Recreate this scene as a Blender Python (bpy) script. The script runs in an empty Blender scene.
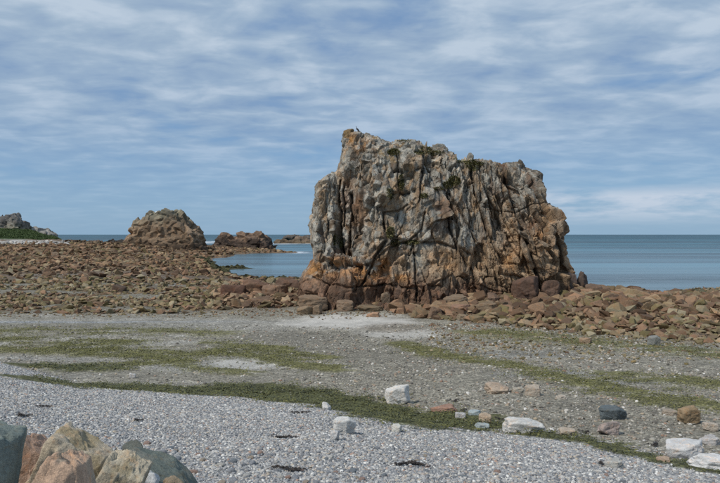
import bpy, bmesh, math, random
import numpy as np
from mathutils import Vector, Euler
random.seed(7)
RNG = np.random.default_rng(7)
scene = bpy.context.scene
COL = scene.collection

# ------------------------------------------------------------------ camera, sky, sun, exposure
EYE = 7.0                                  # eye height above the sea, metres
F = 700.0                                  # focal length in pixels of the 720 px wide photograph
VH = 234.5                                 # row of the horizon
cam_d = bpy.data.cameras.new("camera"); cam = bpy.data.objects.new("camera", cam_d); COL.objects.link(cam)
cam_d.sensor_width = 36.0; cam_d.lens = 36.0 * F / 720.0
cam_d.clip_start = 0.1; cam_d.clip_end = 60000
cam.location = (0, 0, EYE)
cam.rotation_euler = (math.radians(90) - math.atan((241.5 - VH) / F), 0, 0)
scene.camera = cam

SUN_EL, SUN_AZ = math.radians(50), math.radians(-128)     # azimuth from +Y (view direction), clockwise
world = bpy.data.worlds.new("World"); scene.world = world; world.use_nodes = True
wt = world.node_tree; wt.nodes.clear()
def N(t, kind, **kw):
    n = t.nodes.new(kind)
    for k, v in kw.items():
        if k in ('loc',): continue
        setattr(n, k, v)
    return n
def M(t, op, a, b=None, c=None, clamp=False):
    n = t.nodes.new('ShaderNodeMath'); n.operation = op; n.use_clamp = clamp
    for i, x in enumerate((a, b, c)):
        if x is None: continue
        if isinstance(x, (int, float)): n.inputs[i].default_value = x
        else: t.links.new(x, n.inputs[i])
    return n.outputs[0]
def MIX(t, fac, a, b, blend='MIX'):
    n = t.nodes.new('ShaderNodeMix'); n.data_type = 'RGBA'; n.blend_type = blend; n.clamp_factor = True
    for s, x in ((n.inputs[0], fac), (n.inputs[6], a), (n.inputs[7], b)):
        if isinstance(x, (int, float)): s.default_value = x
        elif isinstance(x, tuple): s.default_value = (*x[:3], 1)
        else: t.links.new(x, s)
    return n.outputs[2]
def RAMP(t, fac, stops, interp='LINEAR'):
    n = t.nodes.new('ShaderNodeValToRGB'); cr = n.color_ramp; cr.interpolation = interp
    while len(cr.elements) > 1: cr.elements.remove(cr.elements[-1])
    for i, (p, c) in enumerate(stops):
        e = cr.elements[0] if i == 0 else cr.elements.new(p)
        e.position = p; e.color = (*c, 1) if isinstance(c, tuple) else (c, c, c, 1)
    t.links.new(fac, n.inputs[0]); return n.outputs[0]
def NOISE(t, vec, scale, detail=6, rough=0.55, dist=0.0):
    n = t.nodes.new('ShaderNodeTexNoise'); n.inputs['Scale'].default_value = scale
    n.inputs['Detail'].default_value = detail; n.inputs['Roughness'].default_value = rough
    n.inputs['Distortion'].default_value = dist
    if vec is not None: t.links.new(vec, n.inputs['Vector'])
    return n.outputs['Fac']
def COMB(t, x, y, z):
    n = t.nodes.new('ShaderNodeCombineXYZ')
    for i, q in enumerate((x, y, z)):
        if isinstance(q, (int, float)): n.inputs[i].default_value = q
        else: t.links.new(q, n.inputs[i])
    return n.outputs[0]

def build_world():
    t = wt
    sky = N(t, 'ShaderNodeTexSky'); sky.sky_type = 'NISHITA'; sky.sun_disc = False
    sky.sun_elevation = SUN_EL; sky.sun_rotation = SUN_AZ
    sky.air_density = 1.0; sky.dust_density = 0.6; sky.ozone_density = 2.2; sky.altitude = 0
    geo = N(t, 'ShaderNodeTexCoord'); sep = N(t, 'ShaderNodeSeparateXYZ'); t.links.new(geo.outputs['Generated'], sep.inputs[0])
    X, Y, Z = sep.outputs
    zc = M(t, 'ADD', M(t, 'MAXIMUM', Z, 0.0), 0.12)
    px = M(t, 'DIVIDE', X, zc); py = M(t, 'DIVIDE', Y, zc)      # the cloud sheet is a plane high overhead
    v1 = COMB(t, M(t, 'ADD', px, M(t, 'MULTIPLY', py, 0.12)), M(t, 'MULTIPLY', py, 0.78), 3.3)
    n1 = NOISE(t, v1, 0.8, 3, 0.5, 0.4)
    n2 = NOISE(t, v1, 2.6, 6, 0.50, 0.3)
    v3 = COMB(t, M(t, 'MULTIPLY', px, 0.9), M(t, 'MULTIPLY', py, 1.15), 7.7)
    n3 = NOISE(t, v3, 4.4, 6, 0.52, 0.3)
    d = M(t, 'ADD', M(t, 'ADD', M(t, 'MULTIPLY', n1, 0.40), M(t, 'MULTIPLY', n2, 0.36)), M(t, 'MULTIPLY', n3, 0.24))
    cov = RAMP(t, d, [(0.35, 0.12), (0.415, 0.58), (0.46, 0.86), (0.54, 0.98)])
    low = RAMP(t, Z, [(0.0, 0.05), (0.07, 0.30), (0.16, 0.82), (0.26, 1.0)])        # clearer towards the horizon
    cov = M(t, 'MULTIPLY', cov, low)
    ccol = RAMP(t, M(t, 'ADD', M(t, 'MULTIPLY', n3, 0.55), M(t, 'MULTIPLY', n2, 0.45)), [(0.36, (2.5, 3.55, 5.15)), (0.5, (3.45, 4.55, 5.85)), (0.62, (4.9, 5.85, 6.95))])
    # clear air between the clouds; hazier, paler air near the horizon
    air = MIX(t, .82, sky.outputs[0], RAMP(t, Z, [(0.0, (2.2, 3.95, 5.9)), (0.10, (1.8, 3.5, 5.8)), (0.22, (1.25, 2.7, 5.2)), (0.6, (0.95, 2.2, 4.7))]))
    c = MIX(t, cov, air, ccol)
    # a low bank of small cumulus near the horizon
    az = M(t, 'ARCTAN2', X, Y)
    v4 = COMB(t, M(t, 'MULTIPLY', az, 9.0), M(t, 'MULTIPLY', Z, 42.0), 1.0)
    n4 = NOISE(t, v4, 1.0, 6, 0.58, 0.2)
    band = RAMP(t, Z, [(0.012, 0.0), (0.030, 0.75), (0.050, 1.0), (0.066, 0.0)])
    azm = RAMP(t, M(t, 'ADD', M(t, 'MULTIPLY', az, 0.5), 0.5), [(0.595, 0.0), (0.64, 1.0), (0.85, 1.0), (0.95, 0.0)])
    cm = M(t, 'MULTIPLY', M(t, 'MULTIPLY', band, azm), RAMP(t, n4, [(0.38, 0.0), (0.56, 1.0)]))
    c = MIX(t, M(t, 'MULTIPLY', cm, 0.9), c, (5.6, 6.3, 7.3))
    bg = N(t, 'ShaderNodeBackground'); bg.inputs['Strength'].default_value = 0.095
    t.links.new(c, bg.inputs['Color'])
    out = N(t, 'ShaderNodeOutputWorld'); t.links.new(bg.outputs[0], out.inputs[0])
build_world()

sun_d = bpy.data.lights.new("sun", 'SUN'); sun_d.energy = 2.9; sun_d.angle = math.radians(6); sun_d.color = (1.0, 0.93, 0.83)
sun = bpy.data.objects.new("sun", sun_d); COL.objects.link(sun)
sd = Vector((math.sin(SUN_AZ) * math.cos(SUN_EL), math.cos(SUN_AZ) * math.cos(SUN_EL), math.sin(SUN_EL)))
sun.rotation_euler = sd.to_track_quat('Z', 'Y').to_euler()
scene.view_settings.view_transform = 'Standard'; scene.view_settings.look = 'None'
scene.view_settings.exposure = 0.12; scene.view_settings.gamma = 1.0

# ------------------------------------------------------------------ noise in numpy
def _hash(ix, iy, iz, seed):
    h = (ix.astype(np.int64) * 73856093) ^ (iy.astype(np.int64) * 19349663) ^ (iz.astype(np.int64) * 83492791) ^ (seed * 2654435761 & 0x7fffffff)
    h = (h & 0xffffffff).astype(np.uint32)
    h ^= h >> np.uint32(16); h *= np.uint32(0x85ebca6b); h ^= h >> np.uint32(13); h *= np.uint32(0xc2b2ae35); h ^= h >> np.uint32(16)
    return h
def _u(h, k):
    h = h * np.uint32(2654435761) + np.uint32(k * 40503 + 12345)
    h ^= h >> np.uint32(15); h *= np.uint32(0x2c1b3c6d); h ^= h >> np.uint32(12)
    return (h & np.uint32(0xffffff)).astype(np.float32) / 16777216.0
def vnoise(P, seed=0):
    P = np.asarray(P, np.float32); i = np.floor(P).astype(np.int32); f = P - i; f = f * f * (3 - 2 * f)
    r = 0
    for dx in (0, 1):
        wx = f[:, 0] if dx else 1 - f[:, 0]
        for dy in (0, 1):
            wy = f[:, 1] if dy else 1 - f[:, 1]
            for dz in (0, 1):
                wz = f[:, 2] if dz else 1 - f[:, 2]
                r = r + wx * wy * wz * _u(_hash(i[:, 0] + dx, i[:, 1] + dy, i[:, 2] + dz, seed), 0)
    return r * 2 - 1
def fbm(P, octaves=4, seed=0, gain=0.5):
    P = np.asarray(P, np.float32); a = 1.0; s = 0; tot = 0
    for o in range(octaves):
        s = s + a * vnoise(P * (2.03 ** o) + 17.3 * o, seed + o); tot += a; a *= gain
    return s / tot
def fbm2(x, y, scale, octaves=4, seed=0):
    x = np.asarray(x, np.float32).ravel(); y = np.asarray(y, np.float32).ravel()
    return fbm(np.stack([x / scale, y / scale, np.zeros_like(x) + 0.37], 1), octaves, seed)
def voro(P, seed=0, box=False):
    """nearest two seeds of a jittered lattice: distances, cell ids and seed points"""
    P = np.asarray(P, np.float32); i = np.floor(P).astype(np.int32); n = len(P)
    f1 = np.full(n, 9., np.float32); f2 = np.full(n, 9., np.float32); h1 = np.zeros(n, np.uint32); h2 = np.zeros(n, np.uint32)
    S1 = np.zeros((n, 3), np.float32); S2 = np.zeros((n, 3), np.float32)
    for dx in (-1, 0, 1):
        for dy in (-1, 0, 1):
            for dz in (-1, 0, 1):
                cx, cy, cz = i[:, 0] + dx, i[:, 1] + dy, i[:, 2] + dz
                h = _hash(cx, cy, cz, seed)
                q = np.stack([cx + _u(h, 1), cy + _u(h, 2), cz + _u(h, 3)], 1).astype(np.float32)
                d = q - P; d *= d
                if box: d *= d
                d = d.sum(1); d = np.sqrt(np.sqrt(d)) if box else np.sqrt(d)
                k = np.nonzero(d < f2)[0]; dk = d[k]; c = dk < f1[k]
                a = k[c]; b = k[~c]
                f2[a] = f1[a]; h2[a] = h1[a]; S2[a] = S1[a]; f1[a] = d[a]; h1[a] = h[a]; S1[a] = q[a]
                f2[b] = d[b]; h2[b] = h[b]; S2[b] = q[b]
    return f1, f2, h1, S1, h2, S2
def sstep(a, b, x):
    t = np.clip((x - a) / (b - a), 0, 1); return t * t * (3 - 2 * t)
def seg_dist(px, py, pts):
    best = np.full(np.shape(px), 1e9)
    for (ax, ay), (bx, by) in zip(pts[:-1], pts[1:]):
        dx, dy = bx - ax, by - ay; L = dx * dx + dy * dy + 1e-9
        t = np.clip(((px - ax) * dx + (py - ay) * dy) / L, 0, 1)
        best = np.minimum(best, np.hypot(px - ax - t * dx, py - ay - t * dy))
    return best
def inside(px, py, poly):
    r = np.zeros(np.shape(px), bool); n = len(poly)
    for k in range(n):
        (x1, y1), (x2, y2) = poly[k], poly[(k + 1) % n]
        c = (y1 > py) != (y2 > py)
        with np.errstate(divide='ignore', invalid='ignore'):
            xi = (x2 - x1) * (py - y1) / ((y2 - y1) if y2 != y1 else 1e-9) + x1
        r ^= c & (px < xi)
    return r

# ------------------------------------------------------------------ object helpers
def tag(o, label=None, cat=None, group=None, kind=None):
    if label: o['label'] = label
    if cat: o['category'] = cat
    if group: o['group'] = group
    if kind: o['kind'] = kind
    return o
def mesh_np(name, V, faces, col=None, smooth=True, mat=None, parent=None, color_name="Col"):
    """faces: an (n,k) array, or a list of such arrays"""
    if not isinstance(faces, list): faces = [faces]
    me = bpy.data.meshes.new(name); V = np.asarray(V, np.float32)
    me.vertices.add(len(V)); me.vertices.foreach_set('co', V.ravel())
    nl = sum(f.size for f in faces); me.loops.add(nl); me.polygons.add(sum(len(f) for f in faces))
    me.loops.foreach_set('vertex_index', np.concatenate([f.ravel() for f in faces]).astype(np.int32))
    st = []; o = 0
    for f in faces:
        st.append(o + np.arange(len(f)) * f.shape[1]); o += f.size
    me.polygons.foreach_set('loop_start', np.concatenate(st).astype(np.int32))
    me.update(calc_edges=True); me.validate()
    me.polygons.foreach_set('use_smooth', np.full(len(me.polygons), smooth))
    if col is not None: set_col(me, col, color_name)
    if mat: me.materials.append(mat)
    ob = bpy.data.objects.new(name, me); COL.objects.link(ob)
    if parent: ob.parent = parent
    return ob
def set_col(me, col, name="Col"):
    a = me.color_attributes.get(name) or me.color_attributes.new(name, 'FLOAT_COLOR', 'POINT')
    c = np.ones((len(me.vertices), 4), np.float32); c[:, :3] = col
    a.data.foreach_set('color', c.ravel())
def get_co(me):
    v = np.zeros(len(me.vertices) * 3, np.float32); me.vertices.foreach_get('co', v); return v.reshape(-1, 3)
def get_no(me):
    v = np.zeros(len(me.vertices) * 3, np.float32); me.vertices.foreach_get('normal', v); return v.reshape(-1, 3)
def put_co(me, V): me.vertices.foreach_set('co', np.asarray(V, np.float32).ravel()); me.update()
def remesh(me, voxel):
    ob = bpy.data.objects.new("tmp", me); COL.objects.link(ob)
    m = ob.modifiers.new("r", 'REMESH'); m.mode = 'VOXEL'; m.voxel_size = voxel; m.adaptivity = 0
    dg = bpy.context.evaluated_depsgraph_get(); dg.update()
    out = bpy.data.meshes.new_from_object(ob.evaluated_get(dg))
    bpy.data.objects.remove(ob); bpy.data.meshes.remove(me); return out
def relax(me, it=1, k=0.5):
    E = np.zeros(len(me.edges) * 2, np.int32); me.edges.foreach_get('vertices', E); E = E.reshape(-1, 2)
    V = get_co(me).astype(np.float64); n = len(V); deg = np.bincount(E.ravel(), minlength=n)[:, None]
    for _ in range(it):
        S = np.stack([np.bincount(E[:, 0], V[E[:, 1], c], n) + np.bincount(E[:, 1], V[E[:, 0], c], n) for c in range(3)], 1)
        V = V + k * (S / np.maximum(deg, 1) - V)
    put_co(me, V)

def smooth_normals(me, it):
    E = np.zeros(len(me.edges) * 2, np.int32); me.edges.foreach_get('vertices', E); E = E.reshape(-1, 2); n = len(me.vertices)
    no = get_no(me).astype(np.float64)
    for _ in range(it):
        no = no + np.stack([np.bincount(E[:, 0], no[E[:, 1], c], n) + np.bincount(E[:, 1], no[E[:, 0], c], n) for c in range(3)], 1)
        no /= np.linalg.norm(no, axis=1)[:, None] + 1e-9
    return no.astype(np.float32)
# ------------------------------------------------------------------ materials
def base_mat(name):
    m = bpy.data.materials.new(name); m.use_nodes = True; t = m.node_tree
    return m, t, t.nodes['Principled BSDF']
def rock_mat(name, scale=1.0, mottle=0.5, bump=0.5, rough=0.88, coord='Object', speck=0.25, joints=False):
    """colour = the mesh's own Col x the object's own colour x mottling"""
    m, t, b = base_mat(name)
    tc = N(t, 'ShaderNodeTexCoord'); vec = tc.outputs[coord]
    at = N(t, 'ShaderNodeAttribute'); at.attribute_name = 'Col'
    oi = N(t, 'ShaderNodeObjectInfo')
    c = MIX(t, 1.0, at.outputs['Color'], oi.outputs['Color'], 'MULTIPLY')
    n1 = NOISE(t, vec, 1.1 * scale, 8, 0.65, 0.6); n2 = NOISE(t, vec, 9 * scale, 6, 0.7); n3 = NOISE(t, vec, 38 * scale, 3, 0.6)
    k = M(t, 'ADD', M(t, 'ADD', M(t, 'MULTIPLY', n1, 0.9 * mottle), M(t, 'MULTIPLY', n2, 1.0 * mottle)), M(t, 'MULTIPLY', n3, speck))
    k = M(t, 'ADD', M(t, 'MULTIPLY', M(t, 'SUBTRACT', k, 0.5 * (1.9 * mottle + speck)), 1.9), 1.0)
    k = M(t, 'MAXIMUM', k, 0.25)
    c = MIX(t, 1.0, c, COMB(t, k, k, M(t, 'ADD', M(t, 'MULTIPLY', k, 0.94), 0.05)), 'MULTIPLY')
    warm = RAMP(t, NOISE(t, vec, 2.7 * scale, 7, 0.68, 0.8), [(0.52, 0.0), (0.66, 0.45)])
    c = MIX(t, warm, c, MIX(t, 1.0, c, (1.35, 0.92, 0.6), 'MULTIPLY'))
    h = M(t, 'ADD', M(t, 'MULTIPLY', NOISE(t, vec, 4 * scale, 9, 0.7, 0.3), 1.0), M(t, 'MULTIPLY', n2, 0.35))
    if joints:
        ms = N(t, 'ShaderNodeMapping'); ms.inputs['Scale'].default_value = (2.6, 2.6, .35); ms.inputs['Rotation'].default_value = (0, .2, 0); t.links.new(vec, ms.inputs['Vector'])
        sk = RAMP(t, NOISE(t, ms.outputs[0], 1.0, 7, .65, .4), [(.38, .66), (.48, 1.0), (.62, 1.12)]); c = MIX(t, 1.0, c, sk, 'MULTIPLY')      # run-off stains
    if joints:      # hairline joints drawn as dark lines and sunk in the bump
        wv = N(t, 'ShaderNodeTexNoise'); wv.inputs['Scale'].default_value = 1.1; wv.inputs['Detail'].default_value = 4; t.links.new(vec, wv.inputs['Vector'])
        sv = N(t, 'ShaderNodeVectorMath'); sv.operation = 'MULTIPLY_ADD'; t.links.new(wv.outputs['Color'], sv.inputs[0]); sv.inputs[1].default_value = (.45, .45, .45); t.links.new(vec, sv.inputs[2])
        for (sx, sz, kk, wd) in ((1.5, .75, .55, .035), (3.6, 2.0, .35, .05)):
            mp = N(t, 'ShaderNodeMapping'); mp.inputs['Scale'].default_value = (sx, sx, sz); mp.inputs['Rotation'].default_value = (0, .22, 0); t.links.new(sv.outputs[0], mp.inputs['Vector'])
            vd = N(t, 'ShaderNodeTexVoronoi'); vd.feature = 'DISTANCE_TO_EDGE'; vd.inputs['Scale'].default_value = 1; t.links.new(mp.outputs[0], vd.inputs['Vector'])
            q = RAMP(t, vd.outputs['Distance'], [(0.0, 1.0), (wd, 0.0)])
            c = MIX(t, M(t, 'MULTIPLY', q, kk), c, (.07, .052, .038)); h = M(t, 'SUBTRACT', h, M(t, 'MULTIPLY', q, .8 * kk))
    t.links.new(c, b.inputs['Base Color']); b.inputs['Roughness'].default_value = rough
    b.inputs['Specular IOR Level'].default_value = 0.25
    bn = N(t, 'ShaderNodeBump'); bn.inputs['Strength'].default_value = bump; bn.inputs['Distance'].default_value = 0.12 / scale
    t.links.new(h, bn.inputs['Height']); t.links.new(bn.outputs[0], b.inputs['Normal'])
    return m
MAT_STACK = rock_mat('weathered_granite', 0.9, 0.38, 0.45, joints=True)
MAT_FAR = rock_mat('distant_granite', 0.35, 0.5, 0.5)
MAT_BOULDER = rock_mat('boulder_granite', 1.0, 0.5, 0.5)
MAT_FIELD = rock_mat('rubble_stone', 1.0, 0.45, 0.4, coord='Object')
MAT_FRONT = rock_mat('near_boulder_stone', 2.6, 0.5, 0.8, rough=0.8, speck=0.75)

def leaf_mat(name, c1, c2, rough=0.6, seedscale=3.0):
    m, t, b = base_mat(name)
    tc = N(t, 'ShaderNodeTexCoord')
    n = NOISE(t, tc.outputs['Object'], seedscale, 5, 0.7)
    c = RAMP(t, n, [(0.33, c1), (0.66, c2)])
    t.links.new(c, b.inputs['Base Color']); b.inputs['Roughness'].default_value = rough
    return m
MAT_WEED = leaf_mat('green_seaweed', (0.052, 0.054, 0.014), (0.195, 0.185, 0.050), 0.6)
MAT_WEED_DARK = leaf_mat('dark_green_seaweed', (0.028, 0.031, 0.009), (0.130, 0.130, 0.035), 0.45)
MAT_KELP = leaf_mat('dried_dark_seaweed', (0.012, 0.009, 0.006), (0.04, 0.026, 0.016), 0.6, 9)
MAT_GRASS = leaf_mat('cliff_grass', (0.10, 0.105, 0.035), (0.24, 0.22, 0.09), 0.8)
MAT_TURF = leaf_mat('headland_turf', (0.035, 0.065, 0.014), (0.075, 0.115, 0.028), 0.8, 0.3)

# ------------------------------------------------------------------ terrain: height above the sea
YK = np.array([-80, 0, 6, 0, 0], float)      # (placeholder, near knots are computed)
U_FOOT = [-300, 0, 40, 75, 120, 230, 327, 381, 440, 557, 615, 658, 720, 900]
V_FOOT = [352, 363, 375, 386, 391, 397, 403, 416, 427, 442, 452, 461, 471, 490]
Z_FOOT = [1.8, 1.8, 1.8, 1.8, 1.8, 1.8, 1.85, 1.95, 2.1, 2.3, 2.4, 2.45, 2.5, 2.5]
Y_FOOT = [(EYE - z) * F / (v - VH) for v, z in zip(V_FOOT, Z_FOOT)]
FAR = {   # pixel column -> (distance, height) beyond the beach
    -400: [(40, 1.1), (55, 1.1), (80, 2.0), (120, 3.5), (200, 7), (300, 12), (500, 12), (900, 10)],
    -120: [(40, 1.1), (53, 1.0), (80, 1.6), (120, 2.5), (200, 4.5), (260, 9.5), (300, 11), (420, 6), (900, -2)],
    0:   [(40, 1.1), (53, 1.0), (80, 1.5), (120, 2.1), (180, 3.2), (232, 4.2), (250, 6.8), (275, 9.2), (320, 5), (400, -2), (900, -3)],
    28:  [(40, 1.1), (53, 1.0), (80, 1.5), (120, 2.1), (180, 3.2), (232, 4.2), (250, 6.3), (275, 8.8), (320, 4), (380, -2), (900, -3)],
    50:  [(40, 1.1), (53, 1.0), (80, 1.5), (120, 2.1), (180, 3.2), (232, 4.2), (250, 5.2), (275, 6.6), (320, 2), (360, -2), (900, -3)],
    68:  [(40, 1.1), (53, 1.0), (80, 1.5), (120, 2.1), (180, 3.2), (232, 4.2), (260, 4.7), (285, 3.2), (320, -1), (900, -3)],
    130: [(40, 1.1), (53, 1.0), (80, 1.5), (120, 2.1), (180, 2.9), (220, 3.5), (240, 3.8), (265, 2.5), (300, -1), (900, -3)],
    200: [(40, 1.1), (53, 1.0), (68, 1.3), (80, 1.3), (100, 1.1), (125, 0.8), (150, 0.55), (190, 0.35), (205, 0.3), (235, 2.2), (250, 2.6), (285, 2.2), (310, -1), (900, -3)],
    222: [(40, 1.1), (53, 1.0), (66, 1.6), (80, 1.2), (100, 0.8), (120, 0.35), (138, 0.1), (143, 0.18), (152, 0.12), (160, -0.2), (200, -0.2), (215, 0.25), (245, 1.6), (285, 2.0), (310, -1), (900, -3)],
    241: [(40, 1.1), (53, 1.0), (65, 1.8), (80, 1.2), (100, 0.6), (114, 0.1), (122, -0.3), (138, -0.25), (143, 0.14), (149, 0.1), (155, -0.4), (240, -0.5), (252, 0.1), (270, 1.0), (285, 1.6), (310, -1), (900, -3)],
    262: [(40, 1.1), (53, 1.0), (65, 1.9), (80, 1.3), (100, 0.5), (110, 0.1), (116, -0.3), (140, -0.4), (144, -0.02), (148, -0.4), (252, -0.6), (262, 0.1), (275, 1.0), (287, 0.9), (305, -1), (900, -3)],
    292: [(40, 1.1), (53, 1.0), (65, 1.7), (80, 1.2), (98, 0.6), (108, 0.1), (114, -0.4), (255, -0.8), (266, 0.0), (272, 0.35), (280, -0.4), (900, -3)],
    312: [(40, 1.1), (53, 1.0), (66, 1.6), (80, 1.2), (98, 0.7), (107, 0.1), (113, -0.5), (270, -1), (900, -3)],
    350: [(38, 1.15), (50, 1.0), (56, 1.25), (70, 1.4), (85, 0.4), (95, -0.6), (900, -3)],
    420: [(38, 1.15), (50, 1.05), (56, 1.5), (64, 1.6), (78, 0.2), (90, -0.8), (900, -3)],
    520: [(38, 1.15), (44, 1.1), (50, 1.45), (57, 2.0), (64, 1.8), (76, 0.0), (90, -1), (900, -3)],
    600: [(36, 1.15), (41, 1.15), (48, 1.5), (55, 2.1), (61, 1.8), (72, 0.0), (84, -0.8), (900, -3)],
    650: [(35, 1.2), (39, 1.2), (46, 1.45), (54, 1.9), (60, 1.7), (70, 0.1), (76, -0.15), (80, 0.15), (84, -0.3), (90, -1), (900, -3)],
    700: [(34, 1.2), (38, 1.2), (45, 1.4), (53, 1.8), (60, 1.55), (69, 0.1), (76, 0.0), (81, 0.45), (86, 0.4), (90, -0.5), (900, -3)],
    780: [(34, 1.2), (38, 1.2), (45, 1.4), (53, 1.8), (60, 1.6), (70, 0.2), (76, 0.1), (82, 0.6), (88, 0.4), (93, -0.6), (900, -3)],
    1100: [(34, 1.3), (45, 1.6), (60, 1.8), (75, 0.3), (90, -1), (900, -3)],
}
FU = np.array(sorted(FAR), float)
def base_height(x, y):
    x = np.asarray(x, np.float64); y = np.asarray(y, np.float64)
    yy = np.maximum(y, 4.0); u = 360 + F * x / yy
    u = np.clip(u, -400, 1100)
    y0 = np.interp(u, U_FOOT, Y_FOOT); z0 = np.interp(u, U_FOOT, Z_FOOT)
    cols = np.stack([np.interp(y, *zip(*FAR[int(k)])) for k in FU], 0)
    k = np.clip(np.searchsorted(FU, u) - 1, 0, len(FU) - 2); w = (u - FU[k]) / (FU[k + 1] - FU[k])
    w = w * w * (3 - 2 * w)
    idx = np.arange(x.size); cf = cols.reshape(len(FU), -1)
    far = (cf[k.ravel(), idx] * (1 - w.ravel()) + cf[k.ravel() + 1, idx] * w.ravel()).reshape(x.shape)
    ystart = 34.0
    near = np.where(y < y0, z0 + (4.0 - z0) * np.clip((y0 - y) / (y0 - 6), 0, 1.0) ** 0.92, 0)
    mid = z0 + (far - z0) * np.clip((y - y0) / (ystart - y0), 0, 1) ** 0.8
    return np.where(y < y0, near, np.where(y < ystart, mid, far))
def height(x, y):
    x = np.asarray(x, np.float64); y = np.asarray(y, np.float64); sh = x.shape
    z = base_height(x, y)
    k = np.clip(y / 60.0, 0.15, 1.6).ravel()
    n = 0.05 * fbm2(x, y, 2.2, 4, 3) + 0.10 * k * fbm2(x, y, 7.0, 3, 9)
    rk = (rocky(x, y).ravel())
    n = n + rk * (0.22 * fbm2(x, y, 1.6, 3, 21) + 0.25 * np.clip(k - 0.6, 0, 1) * fbm2(x, y, 9.0, 3, 31))
    n = n * np.where((z.ravel() < 0.6) & (y.ravel() > 60), 0.45, 1.0)
    return (z.ravel() + n).reshape(sh)
def rocky(x, y):
    """1 where boulders lie, 0 on the beach"""
    x = np.asarray(x, np.float64); y = np.asarray(y, np.float64)
    u = 360 + F * x / np.maximum(y, 4.0)
    ye = np.interp(u, [-400, 0, 100, 200, 280, 330, 380, 420, 470, 530, 600, 660, 720, 1100],
                      [54, 53.5, 53, 53.5, 54.5, 56, 55, 50.5, 46.5, 43.5, 40.5, 38.2, 36.6, 34])
    w = 1.6 * fbm2(x, y, 4.0, 3, 5).reshape(x.shape)
    return sstep(-1.2, 1.6, y + w - ye)
def hit(u, v):
    """where the line of sight through photograph pixel (u, v) meets the ground"""
    ys = np.geomspace(4, 400, 1400); xs = (u - 360) / F * ys
    zs = EYE - (v - VH) / F * ys
    h = base_height(xs, ys); k = np.argmax(zs <= h)
    if not (zs <= h).any(): k = len(ys) - 1
    return float(xs[k]), float(ys[k])
def H1(x, y): return float(height(np.array([float(x)]), np.array([float(y)]))[0])

# seaweed bands: (pixel polyline, half width in pixels) -> world
BANDS_UV = [
    ([(30, 366), (50, 367), (70, 370), (90, 370)], 1.2, 1.0),
    ([(36, 380), (70, 385), (118, 390), (170, 391), (225, 393)], 1.1, 0.9),
    ([(215, 392), (255, 391), (284, 393), (327, 401), (355, 408), (381, 416), (405, 420), (430, 423), (460, 425)], 1.5, 1.0),
    ([(460, 424), (498, 430), (530, 436), (557, 442), (590, 447), (615, 452), (650, 459), (690, 468), (740, 476)], 0.5, 0.8),
    ([(402, 345), (440, 355), (480, 362), (518, 369), (576, 383), (634, 395), (690, 404), (740, 412)], 1.1, 0.68),
    ([(615, 376), (660, 380), (700, 383), (760, 388)], 1.6, 0.52),
    ([(205, 343), (250, 348), (290, 353), (325, 359)], 1.1, 0.55),
    ([(215, 352), (260, 358), (300, 364), (335, 370)], 1.0, 0.65),
    ([(0, 350), (40, 350), (90, 353), (140, 357), (180, 363)], 1.4, 0.50),
    ([(60, 345), (110, 348), (165, 352), (230, 358)], 1.3, 0.40),
    ([(100, 366), (150, 365), (200, 368), (240, 375)], 1.1, 0.42),
    ([(-60, 330), (30, 331), (120, 332), (220, 333)], 2.2, 0.35),
    ([(-60, 341), (30, 341), (90, 343), (130, 343)], 1.6, 0.45),
    ([(480, 332), (540, 338), (600, 344), (680, 352), (760, 358)], 2.4, 0.42),
]
BANDS = [([hit(*p) for p in pl], w, s) for pl, w, s in BANDS_UV]
def weed_mask(x, y, upto=99):
    x = np.asarray(x, np.float64); y = np.asarray(y, np.float64); m = np.zeros(x.shape)
    n = fbm2(x, y, 1.3, 4, 41).reshape(x.shape); n2 = fbm2(x * 0.28, y, 0.6, 4, 77).reshape(x.shape)
    n3 = fbm2(x, y, .35, 3, 43).reshape(x.shape); xx = x + 0.9 * n + .3 * n3; yy = y + 0.75 * n + .5 * n3
    for pl, w, s in BANDS[:upto]:
        d = seg_dist(xx, yy, pl) / w
        a = sstep(1.25, 0.45, d * (.8 + .2 * s) + (1.5 - .75 * s) * n2)
        thr = (1 - s)
        a = a * sstep(thr - 0.25, thr + 0.25, 0.5 + 0.9 * n2 + 0.25 * (1 - d))
        m = np.maximum(m, a)
    return m

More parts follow.
